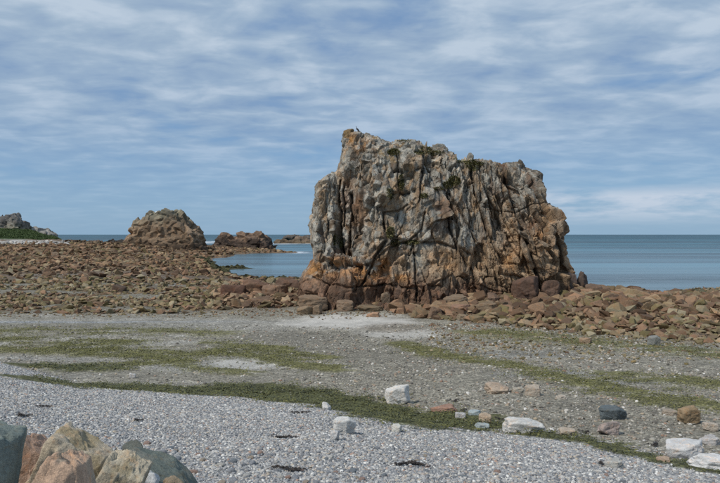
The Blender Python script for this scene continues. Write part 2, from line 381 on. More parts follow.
# patches of pale sand and darker wet gravel: centre pixel, half size in pixels, colour, strength
def patch(x, y, u0, v0, du, dv, seed):
    u = 360 + F * x / np.maximum(y, 4); v = VH + F * (EYE - 1.3) / np.maximum(y, 4)
    n = fbm2(x, y, 2.5, 4, seed).reshape(x.shape)
    return sstep(1.25, 0.55, np.hypot((u - u0) / du, (v - v0) / dv) + 0.45 * n)
def terrain_colour(x, y, z):
    C = lambda *c: np.array(c, np.float64)
    n1 = fbm2(x, y, 3.0, 5, 51)[:, None]; n2 = fbm2(x, y, 0.35, 3, 61)[:, None]; n3 = fbm2(x * 0.35, y, 1.2, 4, 71)[:, None]
    u = 360 + F * x / np.maximum(y, 4)
    y0 = np.interp(u, U_FOOT, Y_FOOT)
    bank = C(.29, .295, .305) * (1 + 0.25 * n2)
    gravel = C(.238, .222, .180) * (1 + 0.30 * n2 + 0.2 * n3)
    col = gravel
    sand = C(.42, .41, .38)
    def lay(c, m): 
        nonlocal col
        col = col * (1 - m[:, None]) + c * m[:, None]
    lay(sand * 0.78, 0.62 * sstep(-0.1, 0.35, n3[:, 0]) * sstep(300, 160, u) * sstep(y0 + 1, y0 + 4, y))
    for u0, v0, du, dv, c, s, sd_ in (
        (60, 322, 190, 5, C(.20, .19, .155), .8, 1), (60, 318.3, 230, 1.1, C(.27, .285, .30), .8, 1), (240, 322, 90, 7, C(.29, .28, .25), .7, 2),
        (245, 362, 48, 9, sand, .85, 3), (200, 370, 60, 6, sand * .85, .6, 4), (60, 357, 60, 4, sand * .7, .5, 14),
        (348, 319, 66, 8, C(.48, .465, .43), 1, 5), (402, 331, 46, 5, C(.42, .405, .37), .9, 15), (395, 325, 34, 5, C(.21, .185, .15), .8, 7),
        (300, 335, 70, 7, C(.17, .158, .13), .7, 8), (350, 352, 110, 9, C(.175, .163, .132), .6, 9),
        (560, 380, 60, 5, C(.27, .27, .27), .5, 10), (640, 392, 70, 3, C(.27, .27, .28), .6, 11), (680, 346, 50, 3, C(.25, .26, .27), .6, 12),
        (520, 352, 60, 5, C(.21, .21, .20), .5, 13)):
        lay(c * (1 + 0.12 * n2), s * patch(x, y, u0, v0, du, dv, 100 + sd_))
    lay(bank, sstep(y0 + 1.3, y0 - 1.0, y + 0.8 * n1[:, 0]))
    rk = rocky(x, y)
    rockc = C(.135, .10, .068) * (1 + 0.5 * n1 + 0.3 * n2)
    gr = C(.115, .105, .055) * (1 + 0.3 * n2)
    rockc = rockc + (gr - rockc) * (sstep(0.0, 0.4, n3) * (sstep(95, 70, y) * sstep(300, 240, u) + sstep(50, 42, y) * sstep(380, 500, u))[:, None]).clip(0, 1)
    lay(rockc, rk)
    left_far = sstep(300, 220, u) * sstep(66, 74, y) * sstep(105, 85, y)
    lay(C(.20, .205, .20), 0.55 * left_far * sstep(0.05, 0.35, fbm2(x * 0.3, y, 3.0, 3, 81)))
    lay(C(.20, .19, .155), .8 * sstep(300, 230, u) * rk * sstep(84, 78, y) * sstep(-.05, -.25, fbm2(x * .3, y, 3.0, 3, 301)))
    far_br = sstep(100, 125, y) * sstep(400, 300, u)
    lay(C(.165, .115, .073) * (1 + 0.35 * n1 + 0.25 * n2), far_br)
    # dark weed on the spits at the water's edge
    lay(C(.035, .035, .016) * (1 + .3 * n2), sstep(0.42, 0.22, z) * sstep(90, 100, y) * sstep(190, 175, y) * sstep(420, 300, u))
    lay(C(.06, .065, .03), sstep(-0.1, 0.3, n3[:, 0]) * sstep(110, 120, y) * sstep(170, 150, y) * sstep(200, 222, u) * sstep(300, 270, u) * 0.8)
    lay(C(.085, .08, .04) * (1 + .4 * n2), sstep(68, 73, y) * sstep(560, 620, u) * sstep(110, 100, y))
    turf = sstep(5.0, 5.6, z + 0.5 * n1[:, 0]) * sstep(80, 66, u) * sstep(225, 240, y)
    lay(C(.032, .058, .014) * (1 + .35 * n2 + .3 * n1), turf)
    lay(C(.42, .41, .39) * (1 + .3 * n2), sstep(213, 222, y) * sstep(245, 236, y) * sstep(80, 55, u) * sstep(-0.35, 0.05, n1[:, 0]) * sstep(5.6, 4.9, z))
    lay(C(.060, .048, .036), sstep(3.3, 3.8, z) * sstep(225, 232, y) * sstep(66, 76, u) * sstep(210, 190, u))
    w = weed_mask(x, y)
    lay(C(.135, .13, .045) * (1 + .45 * n2), w * 0.9)
    lay(C(.07, .073, .024) * (1 + .45 * n2), weed_mask(x, y, 4) * 0.9)
    return np.clip(col, 0.004, 1)

def terrain_mat():
    m, t, b = base_mat('beach_ground')
    tc = N(t, 'ShaderNodeTexCoord'); vec = tc.outputs['Object']
    at = N(t, 'ShaderNodeAttribute'); at.attribute_name = 'Col'
    vo = N(t, 'ShaderNodeTexVoronoi'); vo.inputs['Scale'].default_value = 17; t.links.new(vec, vo.inputs['Vector'])
    vo2 = N(t, 'ShaderNodeTexVoronoi'); vo2.inputs['Scale'].default_value = 5; t.links.new(vec, vo2.inputs['Vector'])
    sp = N(t, 'ShaderNodeSeparateColor'); t.links.new(vo.outputs['Color'], sp.inputs[0])
    sp2 = N(t, 'ShaderNodeSeparateColor'); t.links.new(vo2.outputs['Color'], sp2.inputs[0])
    k = RAMP(t, sp.outputs[0], [(0.0, 0.55), (0.5, 0.9), (0.85, 1.2), (1.0, 2.0)])
    k2 = RAMP(t, sp2.outputs[0], [(0.0, 0.8), (0.8, 1.05), (1.0, 1.35)])
    n = NOISE(t, vec, 0.8, 8, 0.7)
    k3 = RAMP(t, n, [(0.3, 0.75), (0.7, 1.25)])
    sm = RAMP(t, at.outputs['Fac'], [(.30, 0.0), (.40, .8)])      # pale sand is fine grained
    k = MIX(t, sm, k, (1, 1, 1)); k2 = MIX(t, sm, k2, (1, 1, 1))
    c = MIX(t, 1.0, at.outputs['Color'], k, 'MULTIPLY'); c = MIX(t, 1.0, c, k2, 'MULTIPLY'); c = MIX(t, 1.0, c, k3, 'MULTIPLY')
    t.links.new(c, b.inputs['Base Color']); b.inputs['Roughness'].default_value = 0.85
    b.inputs['Specular IOR Level'].default_value = 0.3
    h = M(t, 'ADD', M(t, 'MULTIPLY', vo.outputs['Distance'], -0.5), M(t, 'MULTIPLY', NOISE(t, vec, 3, 8, 0.75), 1.5))
    bn = N(t, 'ShaderNodeBump'); bn.inputs['Strength'].default_value = 0.7; bn.inputs['Distance'].default_value = 0.06
    t.links.new(h, bn.inputs['Height']); t.links.new(bn.outputs[0], b.inputs['Normal'])
    return m

def build_terrain():
    S = np.concatenate([np.linspace(-2.4, -0.78, 40)[:-1], np.linspace(-0.78, 0.78, 660), np.linspace(0.78, 2.4, 40)[1:]])
    Y = np.concatenate([np.linspace(-60, 3.5, 24), np.geomspace(4, 420, 620), np.geomspace(430, 900, 30)])
    base = np.maximum(Y, 4.0)
    X = S[None, :] * base[:, None]; YY = np.repeat(Y[:, None], len(S), 1)
    Z = height(X, YY)
    Z = np.where(Z < -0.9, -0.9 - 0.05 * np.abs(Z), Z)
    w = weed_mask(X.ravel(), YY.ravel()).reshape(X.shape)
    Z = Z + 0.05 * w
    V = np.stack([X, YY, Z], 2).reshape(-1, 3)
    c = terrain_colour(V[:, 0].astype(np.float64), V[:, 1].astype(np.float64), V[:, 2].astype(np.float64))
    r, q = len(Y), len(S); a = (np.arange(r - 1)[:, None] * q + np.arange(q - 1)[None]).ravel()
    Fc = np.stack([a, a + 1, a + q + 1, a + q], 1)
    o = mesh_np('beach_ground', V, Fc, c, True, terrain_mat()); tag(o, kind='structure')
    # deep sea bed under the water out to the horizon
    bm = bmesh.new(); bmesh.ops.create_circle(bm, cap_ends=True, radius=40000, segments=96)
    me = bpy.data.meshes.new('sea_bed'); bm.to_mesh(me); bm.free()
    m, t, b = base_mat('sea_bed'); b.inputs['Base Color'].default_value = (.05, .06, .05, 1); me.materials.append(m)
    o = bpy.data.objects.new('sea_bed', me); o.location = (0, 0, -3.2); COL.objects.link(o); tag(o, kind='structure')
build_terrain()

def build_sea():
    m, t, b = base_mat('sea_water')
    tc = N(t, 'ShaderNodeTexCoord'); vec = tc.outputs['Object']
    sep = N(t, 'ShaderNodeSeparateXYZ'); t.links.new(vec, sep.inputs[0])
    st = COMB(t, M(t, 'MULTIPLY', sep.outputs[0], 0.35), sep.outputs[1], 0.0)
    far = COMB(t, M(t, 'MULTIPLY', sep.outputs[0], 0.10), sep.outputs[1], 0.0)
    slick = NOISE(t, far, 0.009, 5, 0.55, 0.4)
    slick2 = NOISE(t, far, 0.05, 4, 0.55, 0.4)
    dist = M(t, 'POWER', M(t, 'ADD', M(t, 'POWER', sep.outputs[0], 2), M(t, 'POWER', sep.outputs[1], 2)), 0.5)
    deep = RAMP(t, M(t, 'DIVIDE', dist, 1500, clamp=True), [(0.03, (.060, .092, .098)), (0.12, (.032, .078, .098)), (0.30, (.014, .068, .092)), (1.0, (.005, .048, .070))])
    sk = M(t, 'ADD', M(t, 'MULTIPLY', slick, 0.5), M(t, 'MULTIPLY', slick2, 0.5)); k = RAMP(t, sk, [(0.40, 0.5), (0.5, 1.0), (0.60, 2.4)])
    c = MIX(t, 1.0, deep, k, 'MULTIPLY')
    # foam: streaks of broken water, thicker where the rocks attribute says reefs are near
    fo = NOISE(t, COMB(t, M(t, 'MULTIPLY', sep.outputs[0], 0.4), sep.outputs[1], 5.0), 0.12, 7, 0.7, 0.3)
    reef = None
    for (ux, yy, rad) in ((210, 640, 55), (290, 560, 34), (297, 268, 9), (102, 560, 70), (250, 620, 25)):
        x0 = (ux - 360) / F * yy
        d = M(t, 'POWER', M(t, 'ADD', M(t, 'POWER', M(t, 'SUBTRACT', sep.outputs[0], x0), 2), M(t, 'POWER', M(t, 'MULTIPLY', M(t, 'SUBTRACT', sep.outputs[1], yy), 0.35), 2)), 0.5)
        q = M(t, 'SUBTRACT', 1.0, M(t, 'DIVIDE', d, rad), clamp=True)
        reef = q if reef is None else M(t, 'MAXIMUM', reef, q)
    foam = RAMP(t, M(t, 'ADD', fo, M(t, 'MULTIPLY', reef, 0.22)), [(0.60, 0.0), (0.67, 0.85)])
    foam = M(t, 'MULTIPLY', foam, M(t, 'MINIMUM', M(t, 'MULTIPLY', reef, 3.0), 1.0))
    c = MIX(t, foam, c, (0.75, 0.78, 0.8))
    t.links.new(c, b.inputs['Base Color'])
    b.inputs['IOR'].default_value = 1.33
    ro = M(t, 'ADD', M(t, 'MULTIPLY', slick, 0.10), RAMP(t, M(t, 'DIVIDE', dist, 1500, clamp=True), [(0.05, 0.12), (0.3, 0.26), (1.0, 0.34)]))
    t.links.new(ro, b.inputs['Roughness'])
    h = M(t, 'ADD', M(t, 'MULTIPLY', NOISE(t, st, 0.9, 6, 0.6, 0.2), 0.35), M(t, 'MULTIPLY', NOISE(t, st, 0.12, 5, 0.6), 2.0))
    bn = N(t, 'ShaderNodeBump'); bn.inputs['Distance'].default_value = 1.0
    t.links.new(M(t, 'MULTIPLY', RAMP(t, sk, [(0.42, 1.0), (0.56, 0.35)]), RAMP(t, M(t, 'DIVIDE', dist, 1500, clamp=True), [(0.05, 0.75), (0.15, 0.9), (0.4, 1.0)])), bn.inputs['Strength'])
    t.links.new(h, bn.inputs['Height']); t.links.new(bn.outputs[0], b.inputs['Normal'])
    # real swell near, flat sheet far out
    S = np.linspace(-1.3, 1.3, 260); Y = np.concatenate([np.linspace(60, 62, 2), np.geomspace(64, 3000, 420), [6000, 12000, 40000]])
    X = S[None] * Y[:, None]; YY = np.repeat(Y[:, None], len(S), 1)
    amp = np.interp(YY, [60, 120, 250, 600, 1500, 3000], [0.02, 0.035, 0.06, 0.18, 0.25, 0.0])
    Z = amp * (fbm2(X * 0.3, YY, 6.0, 3, 5).reshape(X.shape) + 0.6 * np.sin(YY * 0.35 + 0.02 * X + 2 * fbm2(X, YY, 60, 2, 6).reshape(X.shape)))
    V = np.stack([X, YY, Z], 2).reshape(-1, 3); r, q = len(Y), len(S)
    a = (np.arange(r - 1)[:, None] * q + np.arange(q - 1)[None]).ravel()
    o = mesh_np('sea_water', V, np.stack([a, a + 1, a + q + 1, a + q], 1), None, True, m); tag(o, kind='structure')
build_sea()

# ------------------------------------------------------------------ the big rock masses
def W(u, v, Y): return ((u - 360) / F * Y, EYE - (v - VH) / F * Y)
def shell(poly, Y, g, front, back, R, zmin=None):
    """a closed body from an outline standing at distance Y, with real depth before and behind it"""
    P = np.array(poly); x0, z0 = P.min(0) - g; x1, z1 = P.max(0) + g
    xs = np.arange(x0, x1 + g, g); zs = np.arange(z0, z1 + g, g)
    XX, ZZ = np.meshgrid(xs, zs)
    e = seg_dist(XX, ZZ, list(poly) + [poly[0]]); ins = inside(XX, ZZ, poly)
    if zmin is not None:       # the cut through the ground is no edge
        pl = [p for p in poly]
        e2 = np.full(XX.shape, 1e9)
        for a, b in zip(pl, pl[1:] + pl[:1]):
            if max(a[1], b[1]) <= zmin: continue
            e2 = np.minimum(e2, seg_dist(XX, ZZ, [a, b]))
        e = e2
    t = np.clip(e / R, 0, 1); prof = np.sqrt(np.clip(1 - (1 - t) ** 2, 0, 1)) * 0.80 + 0.20
    YF = Y - front(XX, ZZ) * prof; YB = Y + back(XX, ZZ) * prof
    nz, nx = XX.shape; cell = ins[:-1, :-1] & ins[1:, :-1] & ins[:-1, 1:] & ins[1:, 1:]
    V = np.concatenate([np.stack([XX, YF, ZZ], 2).reshape(-1, 3), np.stack([XX, YB, ZZ], 2).reshape(-1, 3)])
    o = nz * nx; A = np.arange(nz * nx).reshape(nz, nx)
    ci, cj = np.nonzero(cell); a = A[ci, cj]; b = A[ci, cj + 1]; c = A[ci + 1, cj + 1]; d = A[ci + 1, cj]
    fs = [np.stack([a, b, c, d], 1), np.stack([a, d, c, b], 1) + o]
    pad = np.pad(cell, 1)
    for di, dj, p, q in ((0, -1, d, a), (0, 1, b, c), (-1, 0, a, b), (1, 0, c, d)):
        nb = ~pad[1 + ci + di, 1 + cj + dj]
        fs.append(np.stack([q[nb], p[nb], p[nb] + o, q[nb] + o], 1))
    Fc = np.concatenate(fs); used = np.unique(Fc); mp = np.zeros(len(V), np.int64); mp[used] = np.arange(len(used))
    me = bpy.data.meshes.new('t'); me.from_pydata(V[used].tolist(), [], mp[Fc].tolist()); me.update(); return me
def join_meshes(ms):
    bm = bmesh.new()
    for m in ms: bm.from_mesh(m); bpy.data.meshes.remove(m)
    me = bpy.data.meshes.new('t'); bm.to_mesh(me); bm.free(); return me

def blocks(P, size, seed, shear=(0, 0), warp=0.25, box=False):
    """jointed blocks: cell id, edge distance (m) and offset from the block's centre"""
    Q = P.copy(); sc = np.array(size, np.float32)
    Q[:, 0] += shear[0] * P[:, 2]; Q[:, 1] += shear[1] * P[:, 2]
    m = min(size)
    wv = np.stack([fbm(P / (m * 1.6), 3, seed + 11 + k) for k in range(3)], 1) * warp * sc
    Q = (Q + wv) / sc
    f1, f2, h, S, h2, S2 = voro(Q, seed, box)
    return h, (f2 - f1) * m, (Q - S) * sc, (h2, (Q - S2) * sc)
def block_disp(P, size, seed, amp, tilt, crack_w, crack_d, shear=(0, 0), warp=0.25, box=False, bevel=.06):
    """every block has a face of its own height and tilt; neighbours meet in a narrow bevel, some joints gape"""
    h, e, off, (h2, off2) = blocks(P, size, seed, shear, warp, box)
    def face(h, off):
        tv = np.stack([_u(h, 6), _u(h, 7), _u(h, 8)], 1) - 0.5
        tv[:, 2] *= .6
        return 2 * amp * (_u(h, 5) - 0.5) + tilt * (tv * off).sum(1) * 2
    w = .5 + .5 * np.clip(e / (.045 + .02 * min(size)), 0, 1)
    d = face(h, off) * w + face(h2, off2) * (1 - w)
    pr = _u(h ^ h2, 12)
    gape = np.where(pr < .30, 1.0, np.where(pr < .55, .35, 0.0))
    d = d - crack_d * gape * np.exp(-e / crack_w)
    return d, h, np.where(gape > .9, e, 9.0)

STACK_Y = 61.0
MAIN = [(330, 330), (326, 262), (325, 240), (327, 190), (330, 177), (337, 172), (340, 168), (340, 158), (341, 150), (343, 144), (342.5, 140), (344, 136), (344, 132), (347, 129.5), (353, 129.8), (354.5, 133.5), (356, 131), (359, 131), (362, 134.5), (366, 135), (369, 133.6), (371, 136.5), (374, 138.5), (378, 137.5), (380, 141), (384, 142), (390, 143.5), (395, 142.5), (398, 139.6), (404, 139.8), (411, 141.5), (416, 142.5), (421, 146), (427, 146.3), (433, 144.5), (439, 143.5), (442, 146), (445, 151), (448, 156), (454, 159), (460, 161.5), (465, 161), (466.5, 155), (469.5, 154.2), (472, 158.5), (476, 158.5), (481, 161.5), (488, 162), (492, 160.8), (497, 161.3), (499, 167), (501, 164), (505, 163), (510, 164), (513, 168), (514, 162), (517, 160), (521, 161.5), (523, 169), (526, 168.5), (532, 168.5), (535, 173), (539, 170.5), (546, 170), (546.5, 179), (545, 186), (546, 192), (544.5, 200), (547, 203.5), (553, 205), (562, 208), (566.5, 211), (567, 223), (566, 236), (565, 243), (568, 252), (569, 262), (571, 273), (574, 285), (578, 300), (590, 340)]
MAIN = [(a - .085 * max(a - 480, 0) * min(max((300 - b) / 60, 0), 1), b) for a, b in MAIN]      # the flank stands nearer than the middle of the rock
PILLAR = [(316, 330), (314, 262), (312.5, 246), (310.5, 232), (310.2, 220), (313.5, 213), (314.3, 206), (313.6, 196), (315, 191), (318, 189), (318.5, 184), (322, 179.5), (326, 176), (331, 174.5), (336, 171.5), (338, 175), (340, 182), (340, 196), (340, 215), (341, 240), (343, 262), (344, 330)]
BASE = [(297, 330), (300, 297), (301, 286), (305, 272), (310, 264), (313, 257), (320, 252), (328, 256), (338, 258), (347, 262), (358, 256), (372, 263), (385, 252), (398, 246), (420, 243), (440, 246), (462, 258), (470, 270), (500, 285), (540, 292), (560, 297), (588, 304), (610, 340)]
CRACKS = [  # pixel polyline, half width (m), depth (m)
    ([(341, 182), (340.6, 205), (341.4, 240), (344, 258)], 0.20, 1.6),
    ([(352, 196), (352.5, 220), (350, 244), (348, 258)], 0.28, 1.3),
    ([(346, 185), (345, 200), (344, 225)], 0.18, 0.9),
    ([(364, 170), (363, 200), (359, 235), (352, 254)], 0.20, 0.9),
    ([(384, 214), (394, 212), (404, 206)], 0.18, 0.5), ([(384, 214), (381, 240), (371, 262), (362, 282)], 0.22, 1.0),
    ([(420, 215), (418, 228), (404, 243), (393, 243)], 0.16, 0.6),
    ([(409, 242), (410, 270), (412, 300)], 0.16, 0.8),
    ([(395, 200), (397, 170), (395, 155)], 0.16, 0.5),
    ([(422, 148), (418, 170), (416, 190), (413, 208)], 0.22, 0.8),
    ([(437, 206), (443, 224), (450, 244), (458, 262)], 0.28, 1.1),
    ([(444, 196), (455, 216), (468, 240)], 0.18, 0.7),
    ([(468, 172), (468, 196), (478, 230), (492, 262)], 0.20, 0.8),
    ([(497, 166), (500, 190), (506, 218), (520, 262), (528, 285)], 0.22, 0.9),
    ([(522, 170), (527, 196), (535, 214)], 0.20, 0.8),
    ([(543, 236), (549, 252), (556, 270), (560, 285)], 0.34, 1.5),
    ([(524, 214), (536, 244), (548, 280)], 0.16, 0.6),
    ([(482, 200), (492, 226), (510, 264)], 0.15, 0.5),
    ([(335, 258), (352, 263), (371, 262), (385, 246), (408, 241), (440, 243), (462, 252)], 0.22, 0.55),
    ([(318, 274), (345, 284), (380, 281), (412, 283)], 0.18, 0.5),
    ([(425, 282), (445, 270), (470, 282), (498, 290)], 0.16, 0.4),
    ([(541, 205), (520, 206), (505, 214), (470, 208)], 0.15, 0.45),
]
def stack_uv(V):
    return 360 + F * V[:, 0] / V[:, 1], VH + F * (EYE - V[:, 2]) / V[:, 1]
def g2(u, v, u0, v0, a, b): return np.exp(-(((u - u0) / a) ** 2 + ((v - v0) / b) ** 2))
def stack_colour(V, no, hb, hs, e_big, crack):
    """albedo of the rock: granite, rust, lichen, the dark tidal band; u, v are only names for places on the rock"""
    u, v = stack_uv(V * np.array([1, 0, 1], np.float32) + np.array([0, STACK_Y, 0], np.float32))
    n = fbm(V / 2.2, 5, 201); n2 = fbm(V / 0.7, 4, 211); n3 = fbm(V * np.array([1, 1, .35], np.float32) / 0.8, 4, 221); n4 = fbm(V / 0.22, 3, 231)
    C = lambda *c: np.array(c, np.float32)
    rb = (_u(hb, 9) - .5)[:, None]; rs = (_u(hs, 9) - .5)[:, None]
    col = C(.305, .295, .262) * (1 + .50 * rb + .45 * rs + .25 * n2[:, None])
    col = col * (1 - .30 * sstep(.0, .5, fbm(V / 1.1, 4, 261)))[:, None]
    def lay(c, m):
        nonlocal col
        m = np.clip(m, 0, 1)[:, None]; col = col * (1 - m) + c * (1 + .45 * rs + .25 * n2[:, None]) * m
    hu = _u(hs, 21); lay(C(.35, .255, .17), .75 * (hu < .11)); lay(C(.15, .115, .085), .75 * (hu > .86)); lay(C(.38, .36, .32), .4 * ((hu > .5) & (hu < .62)))
    buff = sstep(-.05, .5, n3 + .5 * (_u(hs, 11) - .5))
    lay(C(.31, .215, .125), .62 * buff)
    right = sstep(455, 510, u + 30 * n)
    lay(C(.25, .18, .12), .72 * right * sstep(196, 214, v + 14 * n) )
    lay(C(.16, .13, .10), .55 * right * sstep(205, 185, v) * sstep(-.3, .3, n3))
    lay(C(.43, .31, .20), .75 * right * sstep(.1, .45, n3) * sstep(205, 225, v))
    lay(C(.15, .075, .042), .85 * right * sstep(.15, .45, fbm(V * np.array([1, 1, .3], np.float32) / 1.1, 4, 241)))
    lay(C(.19, .10, .055), .7 * g2(u, v, 356, 205, 12, 38) * sstep(-.3, .25, n3))
    lay(C(.42, .33, .27), .8 * g2(u, v, 346, 202, 4, 9))
    lay(C(.17, .095, .06), .75 * g2(u, v, 440, 212, 14, 16) * sstep(-.3, .3, n2))
    lay(C(.33, .235, .15), .8 * sstep(243, 250, v + 8 * n) * sstep(360, 400, u))
    lay(C(.28, .15, .08), .75 * sstep(250, 262, v + 8 * n) * sstep(420, 380, u) * sstep(-.45, .1, n2))
    for (a, b, ra, rb2, s) in ((322, 268, 16, 9, .9), (332, 262, 18, 7, .9), (366, 268, 14, 14, .9), (398, 274, 10, 8, .8), (442, 258, 14, 9, .65), (498, 258, 8, 12, .6), (351, 141, 6, 6, .9), (364, 150, 10, 5, .6), (357, 144, 12, 10, .6), (530, 238, 10, 12, .5), (535, 215, 10, 8, .5), (384, 262, 9, 10, .7)):
        lay(C(.34, .175, .06), s * g2(u, v, a, b, ra, rb2) * sstep(-.35, .25, n2 + .4 * n4))
    lay(C(.13, .13, .11), .8 * g2(u, v, 480, 255, 1, 1))
    lay(C(.30, .30, .28), .7 * g2(u, v, 404, 262, 10, 14) * sstep(-.2, .3, n)); lay(C(.22, .24, .22), .7 * g2(u, v, 412, 258, 8, 12))
    tide = sstep(268, 286, v + 12 * n + 10 * sstep(440, 520, u) * -1)
    lay(C(.125, .075, .050), .92 * tide)
    lay(C(.20, .125, .085), .6 * tide * sstep(.0, .4, n2 + rs[:, 0]))
    lay(C(.06, .042, .03), .65 * sstep(284, 300, v + 10 * n) * sstep(-.2, .3, n3) * sstep(450, 400, u))
    # lichen and soot on tops; cracks and gaping joints coloured darker
    lay(C(.10, .095, .075), .6 * sstep(.05, .4, n - .15 + .25 * n4) * sstep(215, 160, v))
    lay(C(.23, .15, .05), .6 * sstep(.25, .5, n2 + .3 * n4) * sstep(190, 150, v))
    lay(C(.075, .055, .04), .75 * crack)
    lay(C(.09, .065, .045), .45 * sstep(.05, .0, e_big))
    return np.clip(col, .01, .8)

def build_stack():
    root = bpy.data.objects.new('sea_stack', None); COL.objects.link(root); root.location = (7.0, STACK_Y, 0.8)
    tag(root, 'tall craggy grey granite rock with rust orange foot standing alone at the water edge', 'rock')
    def L(uv): return [W(a, b, STACK_Y) for a, b in uv]
    def px(XX, ZZ): return 360 + F * XX / STACK_Y, VH + F * (EYE - ZZ) / STACK_Y
    def f_main(XX, ZZ):
        u, v = px(XX, ZZ)
        D = np.interp(v, [130, 165, 200, 240, 300], [1.6, 2.6, 3.6, 4.4, 5.2])
        D = D - 1.3 * sstep(366, 358, u) * sstep(168, 180, v) * sstep(262, 250, v)
        D = D + 0.9 * g2(u, v, 375, 215, 12, 60) + 0.7 * g2(u, v, 410, 190, 18, 40) + .5 * g2(u, v, 430, 225, 8, 20)
        D = D - 0.9 * g2(u, v, 441, 215, 8, 20) - .8 * g2(u, v, 470, 172, 14, 12) + .8 * g2(u, v, 520, 240, 14, 30)
        D = D + 0.6 * g2(u, v, 480, 190, 10, 12) + .5 * g2(u, v, 515, 185, 10, 20)
        D = D * (1 - .35 * sstep(530, 575, u))
        return D
    def f_back(XX, ZZ):
        u, v = px(XX, ZZ); return np.interp(v, [130, 165, 200, 300], [2.0, 3.4, 4.6, 6.0]) + 0 * XX
    def f_pil(XX, ZZ):
        u, v = px(XX, ZZ); return np.interp(v, [170, 200, 250, 300], [2.2, 3.0, 3.8, 4.4]) + 0 * XX
    def f_base(XX, ZZ):
        u, v = px(XX, ZZ)
        return np.interp(v, [245, 262, 285, 310], [4.4, 5.3, 6.0, 6.8]) * (1 - .25 * sstep(430, 470, u)) * (1 - .2 * sstep(540, 600, u)) - .8 * g2(u, v, 375, 290, 22, 9)
    parts = [('rock_face', MAIN, f_main, f_back, 1.5, 'main'), ('pillar', PILLAR, f_pil, lambda X, Z: 2.6 + 0 * X, .8, 'pil'), ('rock_foot', BASE, f_base, f_back, 1.6, 'base')]
    for nm, uv, ff, fb, R, tagname in parts:
        poly = L(uv); me = shell(poly, STACK_Y, 0.12 if nm != 'rock_foot' else .16, ff, fb, R, zmin=-0.4)
        me = remesh(me, 0.13); relax(me, 45, .6); me = remesh(me, 0.06); relax(me, 8, .6)
        V = get_co(me); no = smooth_normals(me, 20)
        u, v = stack_uv(V * np.array([1, 0, 1], np.float32) + np.array([0, STACK_Y, 0], np.float32))
        # joints stand upright in the left half and lean to the right in the right half
        lean = sstep(430, 500, u); P = V.copy(); P[:, 0] += lean * 0.36 * V[:, 2] - (1 - lean) * 0.07 * V[:, 2]
        P += .05 * np.stack([vnoise(V * 1.6, 881), vnoise(V * 1.6, 882), vnoise(V * 1.6, 883)], 1)
        ed = ydist_edge(V, poly); tf1 = np.clip(ed / 1.1, .22, 1); tf = np.clip(ed / .7, .45, 1)
        d1, h1, e1 = block_disp(P, (2.0, 2.4, 3.6), 301, .42, .42, .05, .34, warp=.02, box=True)
        d2, h2, e2 = block_disp(P, (.85, 1.2, 1.6), 401, .19, .60, .045, .28, warp=.02, box=True)
        d3, h3, e3 = block_disp(P, (.36, .45, .6), 501, .07, .60, .035, .14, warp=.02, box=True)
        d4, h4, e4 = block_disp(V, (.15, .2, .24), 601, .018, .30, .012, .012, warp=.1)
        broken = sstep(-.35, .25, fbm(V / 2.6, 3, 771) + .35 * lean)
        d = d1 * tf1 + d2 * tf * (.55 + .45 * broken) + d3 * tf * (.25 + .75 * broken) + d4 * (.5 + .5 * broken) + .012 * fbm(V / .3, 3, 333)
        d5, h5, e5 = block_disp(P, (.46, .9, 2.3), 701, .15, .36, .045, .22, warp=.02, box=True)
        d = d + d5 * (.06 + .80 * lean) * tf - .04
        V2 = V + no * d[:, None]
        V2[:, 1] += crack_depth(V) * sstep(-.2, -.6, no[:, 1])
        put_co(me, V2)
        ck = np.clip(crack_depth(V2) / .4, 0, 1)
        col = stack_colour(V2, no, h2, h3, e2, ck)
        me.name = nm; set_col(me, col)
        me.polygons.foreach_set('use_smooth', np.full(len(me.polygons), False))
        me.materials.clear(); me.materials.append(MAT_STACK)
        o = bpy.data.objects.new(nm, me); COL.objects.link(o); o.parent = root
        o.matrix_parent_inverse = root.matrix_basis.inverted() if False else o.matrix_parent_inverse
        V3 = get_co(me) - np.array(root.location, np.float32); put_co(me, V3)
        if nm == 'rock_face': STACKV['v'] = V2; STACKV['n'] = no
    # knobs standing on the skyline
    for i, (a, b, w, h) in enumerate(((349, 135.5, 5, 6.5), (346.5, 143, 4.6, 6), (368, 140, 4.6, 6), (360, 137, 4.0, 6), (376, 144, 5, 6), (403, 145, 8, 5), (440, 151, 7, 7), (469, 159, 3.2, 5.5),
                         (487, 168, 8, 7), (477, 164, 5, 5), (499, 172, 6, 6), (507, 169, 6.5, 6), (518.5, 168, 4.6, 9), (513, 176, 5, 7), (528, 176, 5.5, 8), (535.5, 178, 5.2, 8), (533, 193, 6, 9), (523, 186, 6, 9))):
        x, z = W(a, b, STACK_Y - .6); dk = a > 475
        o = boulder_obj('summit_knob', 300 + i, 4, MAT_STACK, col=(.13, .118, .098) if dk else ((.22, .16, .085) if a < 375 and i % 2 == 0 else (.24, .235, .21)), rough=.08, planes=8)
        o.parent = root; o.location = Vector((x, STACK_Y - (1.0 if a > 380 else .6), z)) - root.location
        o.scale = (w * .092, w * .12, h * .092); o.rotation_euler = (0, random.uniform(-.25, .25), random.uniform(0, 6))
    return root
STACKV = {}
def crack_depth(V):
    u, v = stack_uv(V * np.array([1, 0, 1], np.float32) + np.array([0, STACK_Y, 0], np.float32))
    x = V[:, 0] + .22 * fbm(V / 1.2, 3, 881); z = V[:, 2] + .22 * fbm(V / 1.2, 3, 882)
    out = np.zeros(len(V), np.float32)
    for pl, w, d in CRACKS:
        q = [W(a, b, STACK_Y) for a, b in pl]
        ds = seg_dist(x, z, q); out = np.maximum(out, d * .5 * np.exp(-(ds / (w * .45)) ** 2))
    return out
